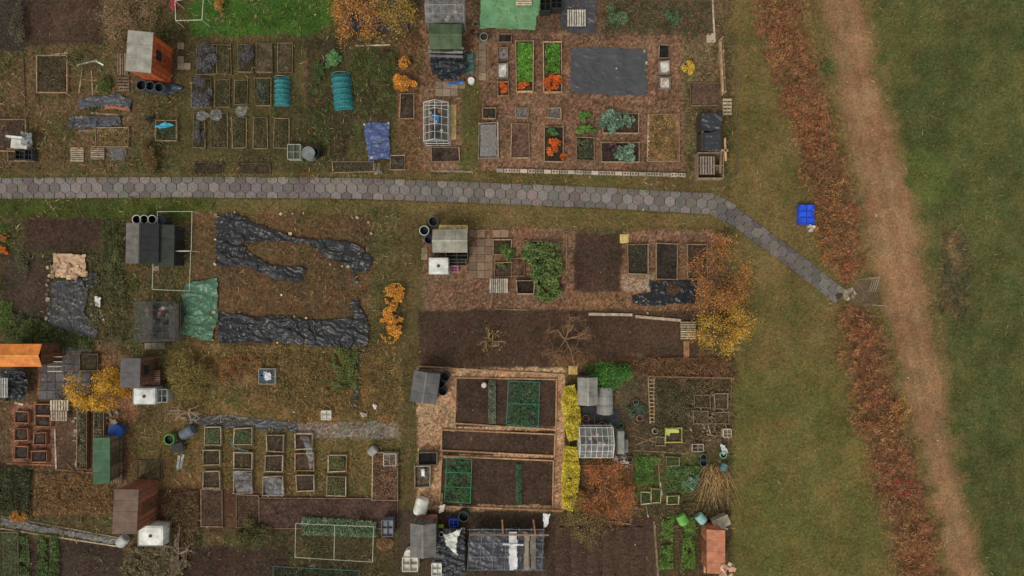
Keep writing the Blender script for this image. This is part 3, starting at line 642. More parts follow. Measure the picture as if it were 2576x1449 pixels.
bed(1255,85,1286,106,.3,(110,95,80),(38,34,34));bed(1253,121,1277,151,.3,(110,98,86),(105,100,102));bed(1252,160,1276,196,.3,(120,110,100),(175,172,168));bed(1253,206,1279,240,.3,TW,pl=None)
bush('orange_flowers',1266,220,14,16,.35,FLO,500,.1,8,z0=.2)
bed(1298,104,1342,230,.3,(165,137,108),pl=None);patch('salad_plants',R(1302,108,1339,206),.22,GRN,2200,.1,.2);bush('orange_flowers',1320,216,20,11,.3,FLO,500,.1,8,z0=.2)
bed(1367,104,1413,232,.3,(165,137,108),pl=None);patch('salad_plants',R(1372,108,1409,185),.16,GRN+[(54,62,38)],1300,.1,.2,.35);bush('orange_flowers',1390,205,24,24,.4,FLO,1100,.11,12,z0=.2)
tarp('black_ground_sheet',[(1436,122),(1500,117),(1570,121),(1629,122),(1626,180),(1630,240),(1540,240),(1470,236),(1434,232)],(64,66,71),amp=.08,fx=.025,fy=.05,warp=3,ang=.2)
stones([(1620,130),(1625,160),(1622,178),(1550,174),(1445,125)],col=(150,140,125))
bed(1658,112,1684,145,.3,(110,95,80),(36,34,34));bed(1659,154,1685,185,.3,(120,112,104),(178,170,162));bed(1659,194,1685,223,.3,(120,112,104),(172,164,157))
bush('yellow_shrub',1733,170,18,22,.7,[(176,148,56),(150,128,58),(192,160,70)],700,.09)
bed(1738,208,1806,264,.2,(110,92,78),(84,66,58),pl=('weeds',[(94,74,64),(74,70,52)],700,.08,.1));pallet(1817,248,1839,292,(150,138,120),.4,False,5)
bed(1215,272,1247,297,.3,(125,105,88),(42,40,34));bed(1297,272,1328,297,.3,(125,110,96),(92,90,90));bed(1380,272,1411,297,.3,(125,110,96),(92,90,90))
bush('leafy_plants',1473,291,17,18,.5,[(76,104,50),(64,92,44)],600,.13,8)
bed(1205,309,1253,397,.25,(150,140,125),(100,96,94));tarp('netting_cover',R(1208,312,1250,393),(128,124,122),z=.32,amp=.05,m=M_greynet,warp=2)
bed(1286,312,1331,398,.25,(135,120,98),(84,64,54));bed(1370,318,1416,406,.25,(140,120,98),(50,44,34));bush('leafy_plants',1392,330,18,12,.4,[(62,90,54),(76,108,62)],400,.14,8,z0=.2);bush('orange_flowers',1393,370,22,22,.5,FLO,900,.12,12,z0=.2);bush('orange_flowers',1417,396,10,13,.35,FLO,300,.11,6)
bush('leafy_plants',1474,328,26,14,.4,[(72,106,46),(86,120,56)],700,.12,9)
bed(1450,346,1494,402,.25,(128,108,88),(44,36,36));patch('dark_vegetable_plants',R(1453,349,1491,398),.3,[(60,50,52),(60,64,46),(74,88,56)],900,.12,.2,.3)
bed(1516,285,1608,334,.28,(145,128,104),(56,44,40));bed(1513,358,1609,408,.28,(145,128,104),(52,40,40))
KL=[(94,118,102),(78,102,84),(110,130,116),(60,80,62)]
bush('kale_plants',1540,310,32,34,.7,KL,1200,.22,16,z0=.1);bush('kale_plants',1580,305,18,20,.5,KL,450,.18,9,z0=.1);bush('kale_plants',1582,386,30,28,.65,KL,1000,.22,13,z0=.1);bush('kale_plants',1545,370,12,12,.4,[(80,54,62),(70,60,56)],250,.14,6,z0=.1)
bed(1630,287,1708,405,.16,(150,130,104),(120,94,64),pl=('dry_grass',[(136,108,74),(110,88,60),(94,80,54),(80,70,46)],2400,.12,.14));stones([(1630,290+i*11) for i in range(11)],s_=.18,z=.1,col=(160,150,130))
b=B()
for i in range(24):
    x=1258+i*19.8;y=430+i*.5;cx,cy=W(x,y);b.box(cx,cy,.12,.44,.22,.22,-.03+U(-.03,.03),np.array((156,147,136))*U(.75,1.08))
    if i%3: b.box(cx-.1,cy,.232,.12,.11,.008,-.03,(80,70,62));b.box(cx+.1,cy,.232,.12,.11,.008,-.03,(80,70,62))
b.obj('concrete_block_edging',M_stone)
planks([(1082,430,1190,433,(120,108,90))])
b=B();cx,cy=W(1788,330);e=empty('compost_bay',cx,cy)
for y0,y1 in ((282,330),(332,380)):
    (ax,ay),(bx,by)=W(1762,y1,1.1),W(1817,y0,1.1);b.box((ax+bx)/2,(ay+by)/2,.54,bx-ax-.1,by-ay-.1,1.08,0,(58,52,48))
(ax,ay),(bx,by)=W(1756,448,.8),W(1820,384,.8)
for yy in (ay,by,(ay+by)/2): b.box((ax+bx)/2,yy,.4,bx-ax,.05,.8,0,(130,115,100))
for xx in (ax,bx): b.box(xx,(ay+by)/2,.4,.05,by-ay,.8,0,(120,105,90))
b.obj('bays',M_wood,e)
tarp('black_sheeting',[(1764,286),(1785,280),(1818,288),(1815,325),(1790,332),(1762,320)],(46,48,54),z=1.1,amp=.15);tarp('black_sheeting',[(1768,334),(1812,330),(1817,378),(1770,380)],(44,47,53),z=1.1,amp=.12)
pallet(1758,394,1798,440,(120,112,104),.75,True,6);planks([(1812,355,1814,412,(170,145,110)),(1803,388,1800,442,(110,95,80)),(1757,300,1757,355,(120,105,85)),(1770,385,1820,386,(150,130,100))],z=.9)
# ================= MID LEFT
bush('orange_flowers',10,600,14,14,.4,[(170,84,40),(84,84,46)],350,.1,6);bush('orange_flowers',10,628,11,12,.4,[(215,112,44),(190,92,36)],350,.1,6);patch('lawn_weeds',R(0,560,25,620),.1,[(64,90,36)],500)
patch('weeds',R(255,560,310,720),.4,[(62,70,42),(76,76,50),(54,62,38)],3200,.11,0,.35);bush('shrub',55,660,22,40,.4,[(68,74,50),(84,80,64)],900)
bush('shrub',285,655,24,40,.5,[(70,82,48),(90,88,60)],1400)
shed('black_shed',312,562,392,662,2.0,(34,35,37),(36,36,38),'gable','W',None,rot=-.02,roof2=(86,85,83))
shed('black_lean_to',392,566,436,668,1.5,(42,46,42),(40,42,42),'pent','E',None,rot=-.02)
for x in (343,362,382): barrel(x,552,11,1.1,(66,70,74),rim=(175,175,175))
barrel(404,554,12,.8,(50,54,58),lid=True)
frame([(396,532),(483,532),(481,631),(394,631)],1.2,(165,165,155));frame([(386,633),(480,632),(476,732),(383,728)],1.2,(165,165,155))
slabs(384,664,422,686,(130,122,108),18)
tarp('cardboard_sheets',[(132,636),(216,640),(218,698),(128,696)],(160,134,110),z=.15,amp=.14,fx=.06,fy=.1)
stones([(U(125,225),U(665,702)) for _ in range(26)],s_=.3,z=.2,col=(160,138,116))
tarp('black_sheeting',[(128,706),(205,700),(222,740),(212,782),(248,830),(238,852),(180,838),(118,818),(126,760)],(56,56,60),amp=.12,ang=1.2)
tarp('black_sheeting',[(205,672),(250,685),(245,720),(222,728),(208,705)],(38,38,42),amp=.2)
stones([(122+U(-6,6),705+i*12) for i in range(11)]+[(215+U(0,30),700+i*13) for i in range(12)],s_=.25,z=.03,col=(115,108,102))
tarp('white_sheeting',[(236,745),(256,748),(252,775),(238,768)],(180,180,180),z=.2,amp=.2);planks([(248,770,265,812,(150,140,128)),(255,760,240,800,(120,110,100)),(238,790,262,800,(110,100,90))])
patch('weeds',[(20,780),(120,815),(235,855),(240,885),(80,870),(10,850)],.4,[(62,74,40),(72,78,46),(52,62,36)],5200,.12,0,.25);patch('weeds',R(0,755,30,830),.3,[(68,94,40)],700)
patch('weeds',R(225,640,320,860),.35,[(70,74,48),(92,84,62),(62,66,44)],4200,.11,0,.4)
tarp('green_tarpaulin',[(468,712),(549,700),(546,760),(549,800),(532,862),(470,845),(452,840),(466,790),(454,740)],(64,100,80),amp=.18,fx=.03,fy=.05)
greenhouse('greenhouse',332,760,434,858,2.0,(66,70,68));slabs(365,862,418,880,(130,120,108),17)
BL=(40,41,44)
tarp('black_sheeting',[(543,540),(592,536),(642,560),(722,590),(748,598),(842,603),(898,612),(938,650),(926,690),(890,684),(884,672),(830,652),(775,618),(722,607),(602,612),(543,606)],BL,amp=.24,ang=.35,fx=.015,fy=.08)
tarp('black_sheeting',[(541,603),(602,610),(640,642),(682,668),(766,672),(772,680),(756,712),(690,704),(622,672),(543,668)],BL,amp=.24,ang=.45,fx=.015,fy=.08)
tarp('black_sheeting',[(878,668),(898,690),(905,716),(894,716),(884,690)],BL,amp=.1)
tarp('black_sheeting',[(546,780),(640,798),(722,793),(795,806),(868,800),(892,798),(876,757),(897,750),(926,812),(929,850),(916,886),(892,880),(800,872),(700,862),(548,864)],BL,amp=.27,ang=.12,fx=.018,fy=.07)
tarp('black_sheeting',[(890,880),(916,884),(900,925),(908,960),(898,1034),(884,1030),(888,960),(884,920)],BL,amp=.15,ang=1.5)
stones([(545,541),(592,537),(544,603),(606,608),(543,665),(672,602),(728,600),(732,588),(738,538),(765,537),(708,539),(928,560),(888,548),(900,548),(935,588),(918,668),(862,670),(877,670),(762,678),(710,742),(742,796),(772,800),(700,862),(540,785),(537,855),(832,665),(905,640)],s_=.19,col=(175,163,140))
patch('orange_shrubs',[(965,722),(1000,712),(1020,730),(1005,765),(990,790),(1010,800),(1012,840),(990,865),(965,855),(955,800),(975,770)],.9,OR,3300,.1,0,.42)
patch('weeds',[(600,868),(1000,868),(1000,1050),(850,1050),(600,1000)],.3,[(122,100,66),(96,80,52),(72,70,44)],9000,.13,0,.45,.9,.3)
patch('weeds',R(835,875,900,985),.5,[(70,82,42),(84,92,52)],2600,.12,0,.35)
bush('olive_bush',470,940,62,65,1.2,[(116,102,56),(96,86,50),(76,76,44)],5500,.1,28)
patch('russet_weeds',R(540,890,660,960),.35,[(116,78,54),(100,78,50)],2200,.1,0,.45)
crate(651,928,692,966,.4,(140,140,136),inside=(60,66,70));tarp('white_sheeting',[(660,935),(680,940),(684,958),(664,956)],(175,180,190),z=.35,amp=.15);barrel(660,945,6,.45,(40,110,180),'blue_bucket')
crate(808,1034,832,1056,.4,(190,188,182),'white_box',inside=(170,168,162));tarp('white_sheeting',[(938,1014),(950,1018),(946,1032),(938,1026)],(180,180,180),z=.15,amp=.1);tarp('white_sheeting',[(903,1036),(925,1038),(924,1048),(908,1048)],(150,148,146),z=.1,amp=.1)
shed('orange_roof_shed',-14,868,96,922,2.3,(182,110,50),(90,62,44),'gable','S',None,ridge='x')
tarp('black_sheeting',[(0,928),(60,926),(72,960),(66,1005),(20,1008),(0,1000)],(30,32,34),z=.6,amp=.3);pallet(0,950,24,1000,(150,150,148),.8,True,4)
slabs(98,872,232,1000,(84,82,86),22,skip=.03);planks([(40,1012,60,1018,(170,165,155)),(104,870,98,995,(130,85,60)),(140,892,200,890,(100,80,62)),(200,965,210,900,WOOD)])
b=B();cx,cy=W(162,912)
for i in range(4):
    for sg in(-1,1): b.box(cx+sg*.35,cy-.45+i*.3,.45,.04,.04,.9,0,(160,160,160))
    b.box(cx,cy-.45+i*.3,.9,.9,.04,.04,0,(165,165,162))
b.obj('drying_rack',M_gen)
bed(200,890,244,932,.3,(100,84,66),(60,55,42))
tree('autumn_tree',232,985,54,36,2.2,[(188,140,50),(164,114,42),(204,154,60),(124,104,48)],6000,.1,clump=.17)
shed('brown_shed',306,902,350,974,2.2,(80,78,80),(98,72,60),'pent','E','E',rot=-.03)
tank(334,976,392,1018,1.0,(180,186,190));crate(392,980,420,1012,.8,(145,150,153))
pallet(375,930,405,968,(110,90,78),.4)
for x0,y0,x1,y1 in ((36,1036,70,1064),(87,1018,126,1046),(87,1047,126,1074),(36,1080,69,1108),(84,1090,114,1118),(36,1123,69,1153),(80,1135,116,1164)): bed(x0,y0,x1,y1,.3,(138,100,78),(56,48,44),t=.045)
pallet(128,1006,176,1032,(160,151,136),.5,True,7);pallet(130,1034,172,1058,(145,136,122),.3,True,7)
for k in range(2):
    x=205+k*42;bed(x-12,1025,x+12,1180,.35,(110,90,74),(62,50,42),pl=('vegetable_plants',[(74,84,60),(104,94,80),(64,64,48)],900,.1,.25))
stones([(195+U(-8,8),U(1040,1180)) for _ in range(24)],s_=.22,z=.04,col=(140,132,120))
shed('green_roof_shelter',238,1102,274,1216,1.6,(54,84,62),(90,80,66),'pent','E');
for i in range(4): pallet(280,1102+i*29,310,1128+i*29,(100,90,76),.3,True,5)
barrel(289,1086,17,.6,(34,70,140),'blue_barrel',lid=True);planks([(240,1098,310,1098,(170,148,120)),(140,1180,240,1190,(130,95,74)),(20,1165,140,1170,(130,90,70)),(140,1080,143,1180,(165,160,155))],w=.08)
stones([(U(255,300),U(1035,1070)) for _ in range(18)],s_=.22,z=.04,col=(145,140,133))
tarp('black_sheeting_path',[(465,1042),(600,1045),(745,1062),(750,1086),(600,1080),(480,1070)],(38,40,48),amp=.03,fold=.3)
tree('bare_shrub',465,1040,40,22,.8,[],0,.06,(134,122,110),5,.8,.5)
barrel(425,1106,13,.55,(74,140,66),'green_bucket');barrel(478,1085,14,.8,(80,90,102),'grey_barrel',lying=.5)
b=B();cx,cy=W(455,1122);b.box(cx,cy,.42,.7,.5,.06,.3,(40,42,45));b.box(cx+.15,cy+.3,.65,.7,.08,.5,.3,(40,42,45));
for u in(-.25,.25):
    for v in(-.2,.2): b.box(cx+u,cy+v,.2,.05,.05,.4,0,(60,60,60))
b.obj('garden_chair',M_gen);planks([(448,1180,452,1145,(145,147,150)),(456,1178,462,1142,(135,137,141))],w=.16,m=M_gen)
NB=[(515,1076,555,1118,'g'),(588,1078,634,1118,'t'),(670,1096,713,1136,0),(742,1092,786,1130,'w'),(510,1132,553,1170,0),(588,1139,633,1179,0),(667,1147,711,1187,0),(742,1142,788,1183,'b'),(825,1145,870,1186,'g2'),(510,1186,551,1228,0),(588,1186,633,1240,'f'),(662,1200,710,1246,'f'),(745,1195,789,1236,0),(822,1200,868,1248,'g2')]
for x0,y0,x1,y1,t in NB:
    pl=('weeds',[(74,70,50),(64,70,44)],120,.08,.15)
    if t in('g','g2','t'): pl=('vegetable_plants',[(64,82,48),(82,88,58),(94,80,58)],700,.1,.2)
    bed(x0,y0,x1,y1,.3,(144,132,114) if t!='b' else (150,124,94),(64,50,44),pl=pl)
    if t=='g':tarp('green_netting_cover',R(x0+2,y0+2,x1-2,y1-2),(50,100,70),z=.5,amp=.1,m=M_greennet)
    if t=='t':tarp('netting_cover',R(x0+2,y0+2,x1-2,y1-2),(90,120,120),z=.4,amp=.15,m=M_greennet)
    if t=='f':tarp('clear_plastic_cover',[(x0-3,y0-4),(x1,y0),(x1+4,y1),(x0+6,y1+4)],(170,170,175),z=.35,amp=.3,m=M_film)
tarp('white_sheeting',[(752,1096),(778,1100),(785,1125),(790,1170),(782,1188),(768,1150),(765,1120)],(180,178,172),z=.45,amp=.25,m=M_film)
tarp('clear_plastic_cover',[(690,1215),(722,1240),(700,1248),(685,1238)],(170,170,175),z=.2,amp=.15,m=M_film)
b=B();pr=None
for i in range(10):
    a=i/9;x,y=W(590+38*a*a,1100+32*a);p=(x,y,.3+.5*math.sin(a*3.14))
    if pr:b.tube(pr,p,.022,.022,(80,135,165))
    pr=p
b.obj('blue_hose',M_gen)
bed(936,1140,1000,1258,.35,(150,132,114),(92,74,64),pl=('russet_plants',[(124,92,78),(104,84,64),(76,66,50)],2200,.12,.35));crate(965,1142,996,1172,.5,(165,163,158),inside=(110,120,120));barrel(940,1132,11,.5,(140,140,140),lying=.8)
bed(505,1232,559,1325,.15,(120,100,82),(66,52,44),pl=('weeds',[(84,70,50),(66,62,44)],350,.09,.15));bed(594,1246,651,1325,.15,(120,100,82),(66,50,42),pl=('weeds',[(84,70,50),(66,62,44)],250,.09,.15));bed(345,1160,405,1205,.12,(100,84,68),(72,64,46))
shed('brown_shed',288,1232,344,1342,2.5,(92,74,64),(114,74,58),'pent','E',None,rot=-.05);tank(346,1322,412,1374,1.0)
barrel(316,1356,13,.6,(155,160,163),lying=.8)
tarp('grey_sheeting_path',[(0,1300),(150,1330),(300,1356),(298,1372),(150,1346),(0,1324)],(72,71,71),amp=.03,fold=.3);planks([(0,1296,300,1352,(112,100,90)),(0,1328,300,1374,(150,138,118)),(72,1215,80,1300,DW)],w=.08)
planks([(x,y,x+U(-50,50),y+U(-40,40),(125,98,70)) for x,y in [(U(95,280),U(1190,1290)) for _ in range(22)]],'dead_stalk',.03,.03,.1)
patch('dead_stalks',R(85,1190,285,1295),.4,[(136,106,72),(106,84,58),(88,74,52)],3500,.2,0,.3,.8,.14)
patch('weeds',R(-20,1175,75,1290),.5,[(52,60,38),(72,68,48),(44,52,34)],3200,.13,0,.25)
bush('autumn_shrub',46,1300,22,18,.6,[(166,116,58),(140,98,52)],600,.08)
for x in (62,108,138): patch('vegetable_row',[(x-15,1348),(x+6,1345),(x+12,1400),(x+10,1465),(x-18,1465),(x-12,1400)],.35,[(62,84,44),(78,98,54),(50,66,40)],900,.12,0,.35)
bed(0,1340,45,1470,.25,(106,100,84),(62,66,48),pl=('weeds',[(62,74,46),(80,84,60)],900,.1,.25));bush('shrub',230,1395,45,20,.3,[(68,64,50)],300)
patch('weeds',R(310,1375,470,1460),.5,[(66,70,48),(90,80,62),(116,100,82)],5000,.12,0,.35);tree('bare_shrub',440,1400,38,46,1.0,[(110,96,84)],200,.06,(112,98,86),4,.9,.5)
patch('weeds',R(405,1235,500,1380),.4,[(90,72,52),(70,64,44)],3600,.1,0,.38)
bush('shrub',630,1350,48,42,.8,[(72,76,46),(90,82,52),(60,66,42)],3200,.11,20)
patch('leek_row',[(758,1300),(945,1312),(945,1352),(760,1345)],.5,[(84,104,80),(68,88,64),(100,116,94)],2600,.2,0,.2,1,.25)
frame([(744,1317),(940,1325),(937,1414),(742,1402)],.9,(160,162,148));b=B();b.tube((*W(842,1321,.9),.9),(*W(840,1408,.9),.9),.018,.018,(160,162,148));b.obj('net_frame_crossbar',M_gen)
bed(652,1254,1000,1330,.12,(104,86,74),(64,49,43));crate(960,1310,988,1350,.8,(90,94,104),'grey_bin',inside=(104,108,118));patch('compost_pile',ell(968,1368,22,18),.3,[(134,104,74),(106,84,60)],800)
patch('net_vegetables',R(687,1428,905,1500),.4,[(44,54,42),(54,62,48)],2500,.13,0,.2);frame([(687,1425),(905,1436),(905,1500),(687,1500)],.5,(60,100,100),'netting_frame')
# ================= CENTRE
barrel(1090,557,12,.9,(56,70,66));barrel(1067,580,12,1.0,(70,80,92),rim=(150,160,170));barrel(1078,603,10,.9,(40,48,76))
planks([(1105,577,1177,577,(182,166,116))],w=.55,t=.04,z=.02)
shed('grey_shed',1088,578,1174,633,2.1,(122,122,113),(92,84,76),'gable','S',None,ridge='x');crate(1122,634,1176,652,.8,(70,68,66),'storage_box')
tank(1078,648,1128,690,1.0,(195,195,190));crate(1134,670,1152,684,.3,(180,120,145));crate(1130,652,1172,668,.5,(90,88,84),'storage_box')
slabs(1180,578,1282,602,(118,100,84),20,skip=.1);slabs(1180,600,1238,692,(112,94,80),20,skip=.2);slabs(1060,622,1080,645,(115,105,88),16)
bed(1241,604,1286,641,.25,(140,118,90),(56,48,40));bed(1245,660,1287,696,.25,(130,110,86),(56,46,38));bed(1318,606,1362,660,.25,(130,110,86),(50,42,34));bed(1286,650,1318,694,.2,(110,92,76),(80,60,48))
GD=[(78,100,52),(62,82,42),(92,114,62),(50,64,38)]
bush('vegetable_plants',1275,632,20,24,.6,GD,900,.13,10);bush('vegetable_plants',1265,672,14,12,.4,GD,400,.12,6)
patch('bramble_mass',[(1310,628),(1325,608),(1370,612),(1410,615),(1414,660),(1408,700),(1412,745),(1380,762),(1345,750),(1350,715),(1335,690),(1340,665),(1318,655)],.9,GD+[(104,112,74)],6500,.15,0,.28,sc_=.07)
pallet(1231,701,1278,737,(145,141,133),.35,True,9);bed(1300,706,1344,740,.5,(140,128,110),(48,38,32))
planks([(1246,777,1330,780,(110,92,74)),(1425,590,1425,680,(110,96,76))],w=.08)
for x,y,c in ((1570,601,(176,158,106)),(1441,931,(168,148,90))):
    b=B();cx,cy=W(x,y);b.box(cx,cy,.06,.55,.55,.06,0,c);b.box(cx,cy,.1,.4,.4,.03,0,np.array(c)*.95);b.obj('yellow_board',M_wood)
bed(1580,615,1632,689,.3,(132,116,92),(48,40,34),pl=('seedlings',[(60,74,48),(74,84,64)],300,.08,.12));bed(1652,613,1704,702,.3,(140,122,98),(48,40,36));bed(1730,615,1780,702,.3,(132,116,92),(58,46,38))
tarp('black_sheeting',[(1586,742),(1632,738),(1632,708),(1700,706),(1755,704),(1752,768),(1700,764),(1640,770),(1590,766)],(29,31,36),amp=.12)
patch('soil_patch',ell(1693,728,18,14),.05,[(84,64,48),(64,50,42)],900,.1,.12)
stones([(1600,760),(1650,758),(1700,752),(1622,735),(1745,712),(1668,712)],s_=.15,col=(110,100,90))
planks([(1480,790,1590,792,(158,146,130)),(1598,796,1712,806,(154,140,123)),(1795,598,1835,604,(140,120,100)),(1240,738,1232,775,(110,90,72))],w=.17,t=.12)
pallet(1711,808,1749,854,(145,134,113),.1,False,8);planks([(1726,858,1726,902,(128,94,70))],w=.35)
tree('autumn_tree',1815,690,62,80,2.6,[(156,102,58),(128,84,50),(168,118,62),(112,86,54)],4600,.09,(96,76,60),5,.75,clump=.2)
tree('autumn_tree',1822,828,60,46,2.3,[(176,138,56),(150,114,50),(190,150,66),(116,98,50)],4200,.09,(96,76,60),5,.75,clump=.2)
tree('bare_tree',1424,856,58,58,1.6,[],0,bark=(112,88,68),depth=6,spread=.9,flat=.35);tree('sapling',1237,858,26,24,.9,[(144,128,66)],60,bark=(125,105,78),depth=3)
bw=(150,122,96)
planks([(1056,921,1200,930,bw),(1200,930,1420,942,bw),(1420,942,1418,1110,bw),(1418,1110,1416,1284,bw),(1416,1284,1110,1272,bw),(1148,950,1400,954,bw),(1148,950,1144,1064,bw),(1400,954,1398,1078,bw),(1144,1064,1398,1080,bw),(1112,1080,1396,1092,bw),(1112,1080,1110,1132,bw),(1396,1092,1394,1146,bw),(1110,1132,1394,1146,bw),(1112,1146,1392,1158,bw),(1392,1158,1390,1272,bw),(1112,1150,1106,1262,bw)],'timber_edging',w=.08,t=.14,z=0)
shed('grey_shed',1036,938,1100,1014,2.0,(82,82,84),(78,72,68),'gable','E',None,rot=-.14)
barrel(1119,948,12,.9,(44,48,52));barrel(1108,965,11,.9,(40,42,46));barrel(1114,985,10,.8,(44,46,48))
patch('clipped_bean_row',R(1229,955,1247,1066),.4,[(92,98,84),(72,82,64),(108,112,98)],1800,.09,0,0);barrel(1217,970,6,.6,(180,180,180),'white_bucket',lid=True)
patch('netted_vegetables',R(1278,960,1356,1072),.4,[(56,76,48),(46,60,40),(76,96,60),(56,50,40)],1700,.15,0,.42);tarp('green_netting_cover',R(1277,958,1357,1073),(40,110,80),z=.6,amp=.05,m=M_greennet,warp=2)
frame([(1279,958),(1358,962),(1354,1075),(1274,1068)],.6,(44,120,120),'netting_frame')
frame([(1276,1015),(1356,1018)],.6,(44,120,120),'netting_frame',close=False)
patch('netted_vegetables',R(1120,1155,1184,1263),.4,[(60,86,46),(76,102,56),(50,64,40),(54,50,40)],1700,.15,0,.4);tarp('green_netting_cover',R(1120,1153,1184,1264),(40,110,80),z=.55,amp=.05,m=M_greennet,warp=2)
frame([(1124,1151),(1187,1156),(1183,1266),(1118,1261)],.55,(46,130,95),'netting_frame');frame([(1120,1188),(1186,1190)],.55,(46,130,95),'netting_frame',close=False);frame([(1119,1225),(1184,1227)],.55,(46,130,95),'netting_frame',close=False)
patch('vegetable_row',R(1298,1168,1313,1270),.3,[(62,88,64),(52,72,52)],800,.1,0,.1)
YH=[(196,166,54),(168,146,52),(212,182,72),(134,122,52)]
patch('yellow_hedge',[(1420,972),(1445,968),(1455,1000),(1462,1050),(1455,1105),(1430,1110),(1418,1060),(1412,1010)],1.1,YH,4800,.1,0,.18);patch('yellow_hedge',[(1420,1122),(1450,1125),(1460,1180),(1452,1250),(1440,1285),(1415,1280),(1412,1200)],1.0,YH,4800,.1,0,.2)
bush('green_shrub',1532,950,64,40,1.3,[(62,104,46),(50,84,38),(80,122,58)],6000,.1,28)
shed('small_grey_shed',1456,952,1503,1020,1.8,(112,112,110),(80,78,74),'gable','S')
b=B();cx,cy=W(1525,1010,1.0)
for i in range(8):
    a0=math.pi*i/8;a1=math.pi*(i+1)/8
    for k in range(3):
        v0=-.85+k*.57;v1=v0+.55;P=[(cx-math.cos(a)*.5,cy+v,.4+math.sin(a)*.6) for a,v in ((a0,v0),(a1,v0),(a1,v1),(a0,v1))];b.add(P,[(0,1,2,3)],(120,122,122))
b.box(cx,cy,.2,1.0,1.7,.4,0,(90,88,84));b.obj('curved_store',M_gen)
tarp('black_sheeting',[(1460,1022),(1560,1028),(1560,1072),(1470,1070)],(40,42,48),amp=.04)
greenhouse('octagonal_greenhouse',1459,1078,1544,1154,2.0,(185,185,180),'x',M_film,6)
b=B();cx,cy=W(1556,1105);b.box(cx,cy,.5,.4,1.4,1.0,0,(112,114,112));b.box(cx+.35,cy-.3,.3,.3,.8,.6,0,(95,95,95));b.obj('storage_box',M_gen)
for x,y,r,c in ((1474,1052,8,(145,97,74)),(1515,1068,7,(145,97,74)),(1560,1120,9,(145,105,88)),(1575,1118,8,(120,100,85)),(1610,1052,8,(145,100,88)),(1600,1012,7,(90,100,90)),(1648,1085,7,(150,150,140)),(1585,1155,7,(100,80,70)),(1562,1070,6,(60,115,72)),(1745,1120,7,(90,90,90)),(1770,1150,8,(100,110,100))): pot(x,y,r,c,.3)
planks([(1545,1150,1580,1168,(145,150,155)),(1550,1160,1575,1145,(125,125,130))],w=.3)
fence((1630,945),(1840,950),.5,(130,100,78),1.2);planks([(1630,948,1635,1065,(140,122,98)),(1644,948,1645,1065,(140,122,98)),(1640,946,1838,950,(126,98,78)),(1560,1130,1720,1140,(110,92,74)),(1590,1095,1660,1115,(120,104,84)),(1600,1118,1650,1098,(125,108,86)),(1815,880,1816,940,(120,90,70)),(1840,940,1835,1070,(120,100,84))],w=.07)
b=B()
for i in range(12): b.plank(1633,955+i*9.5,1646,955+i*9.5,.05,.04,.1,(150,132,108))
b.obj('wooden_ladder',M_wood)
for x0,y0,x1,y1 in ((1748,994,1786,1025),(1798,990,1830,1028),(1802,1037,1833,1066),(1745,1034,1782,1066),(1650,1100,1672,1120)): bed(x0,y0,x1,y1,.3,random.choice([(118,104,90),(104,92,80),(128,116,100)]),(58,48,40),pl=('weeds',[(74,68,50),(90,78,60)],260,.09,.2))
planks([(x,y,x+U(-35,35),y+U(-35,35),c) for x,y,c in [(U(1735,1830),U(985,1110),random.choice([(140,128,112),(110,94,80),(156,147,132),(90,78,68)])) for _ in range(30)]],w=.07,z=.15)
stones([(U(1730,1840),U(985,1110)) for _ in range(45)],s_=.22,z=.03,col=(135,127,116))
bed(1675,1078,1714,1114,.35,(175,175,100),(60,50,42));tarp('lime_sheeting',[(1676,1079),(1712,1079),(1710,1090),(1690,1090),(1686,1098),(1677,1098)],(166,178,100),z=.38,amp=.05)
crate(1742,1118,1770,1136,.4,(150,141,128),'wooden_crate');crate(1820,1080,1840,1100,.5,(160,155,146),'wooden_crate',inside=(110,90,70))
barrel(1818,1172,9,.45,(66,104,112),lying=1.2);barrel(1770,1165,9,.6,(60,76,80));barrel(1820,1145,8,.35,(116,156,150),'bucket');tarp('white_sheeting',[(1812,1112),(1826,1117),(1833,1138),(1817,1148)],(150,166,164),z=.2,amp=.2)
patch('vegetable_plants',R(1600,1148,1656,1215),.25,[(74,106,48),(62,84,42)],2000,.11,0,.3);patch('vegetable_plants',R(1676,1172,1760,1238),.3,[(68,96,50),(86,106,70),(60,74,42)],2600,.13,0,.3)
bush('kale_plants',1740,1215,22,24,.5,KL,500,.18,10);bush('kale_plants',1600,1035,26,22,.4,[(76,92,78),(64,72,60)],900,.13,12)
patch('weeds',R(1650,960,1745,1100),.4,[(72,68,50),(90,77,58),(60,66,46)],4500,.1,0,.35);patch('russet_weeds',R(1560,900,1840,950),.4,[(112,77,57),(94,68,51),(86,74,52)],5000,.1,0,.35)
patch('weeds',R(1725,960,1845,1110),.35,[(86,76,56),(74,72,48),(108,91,68)],3000,.12,0,.4)
b=B()
for i in range(170):
    x,y=W(1795+U(-25,35),1175+U(-15,30));x2,y2=x+U(-1.4,1.2),y-U(.8,2.6);b.tube((x,y,U(.05,.5)),(x2,y2,U(.03,.3)),.014,.007,random.choice([(150,126,88),(130,108,76),(112,92,66)]),4)
b.obj('straw_stalks',M_wood)
tree('rust_tree',1525,1235,56,68,2.0,[(168,96,54),(138,82,52),(120,90,56)],2600,.09,(116,90,70),6,.7,clump=.17);tree('olive_shrub',1480,1320,48,40,1.1,[(114,100,60),(92,86,54)],1900,.085,(100,84,66),5,.8,.5,clump=.17);bush('autumn_shrub',1450,1270,26,50,.9,[(116,104,60),(90,86,50),(144,114,62)],2200,.09)
planks([(1456,1170,1590,1168,(118,88,70)),(1590,1168,1586,1315,(110,84,66)),(1456,1170,1460,1300,(120,100,84)),(1526,1310,1586,1318,(120,90,70))],w=.07)
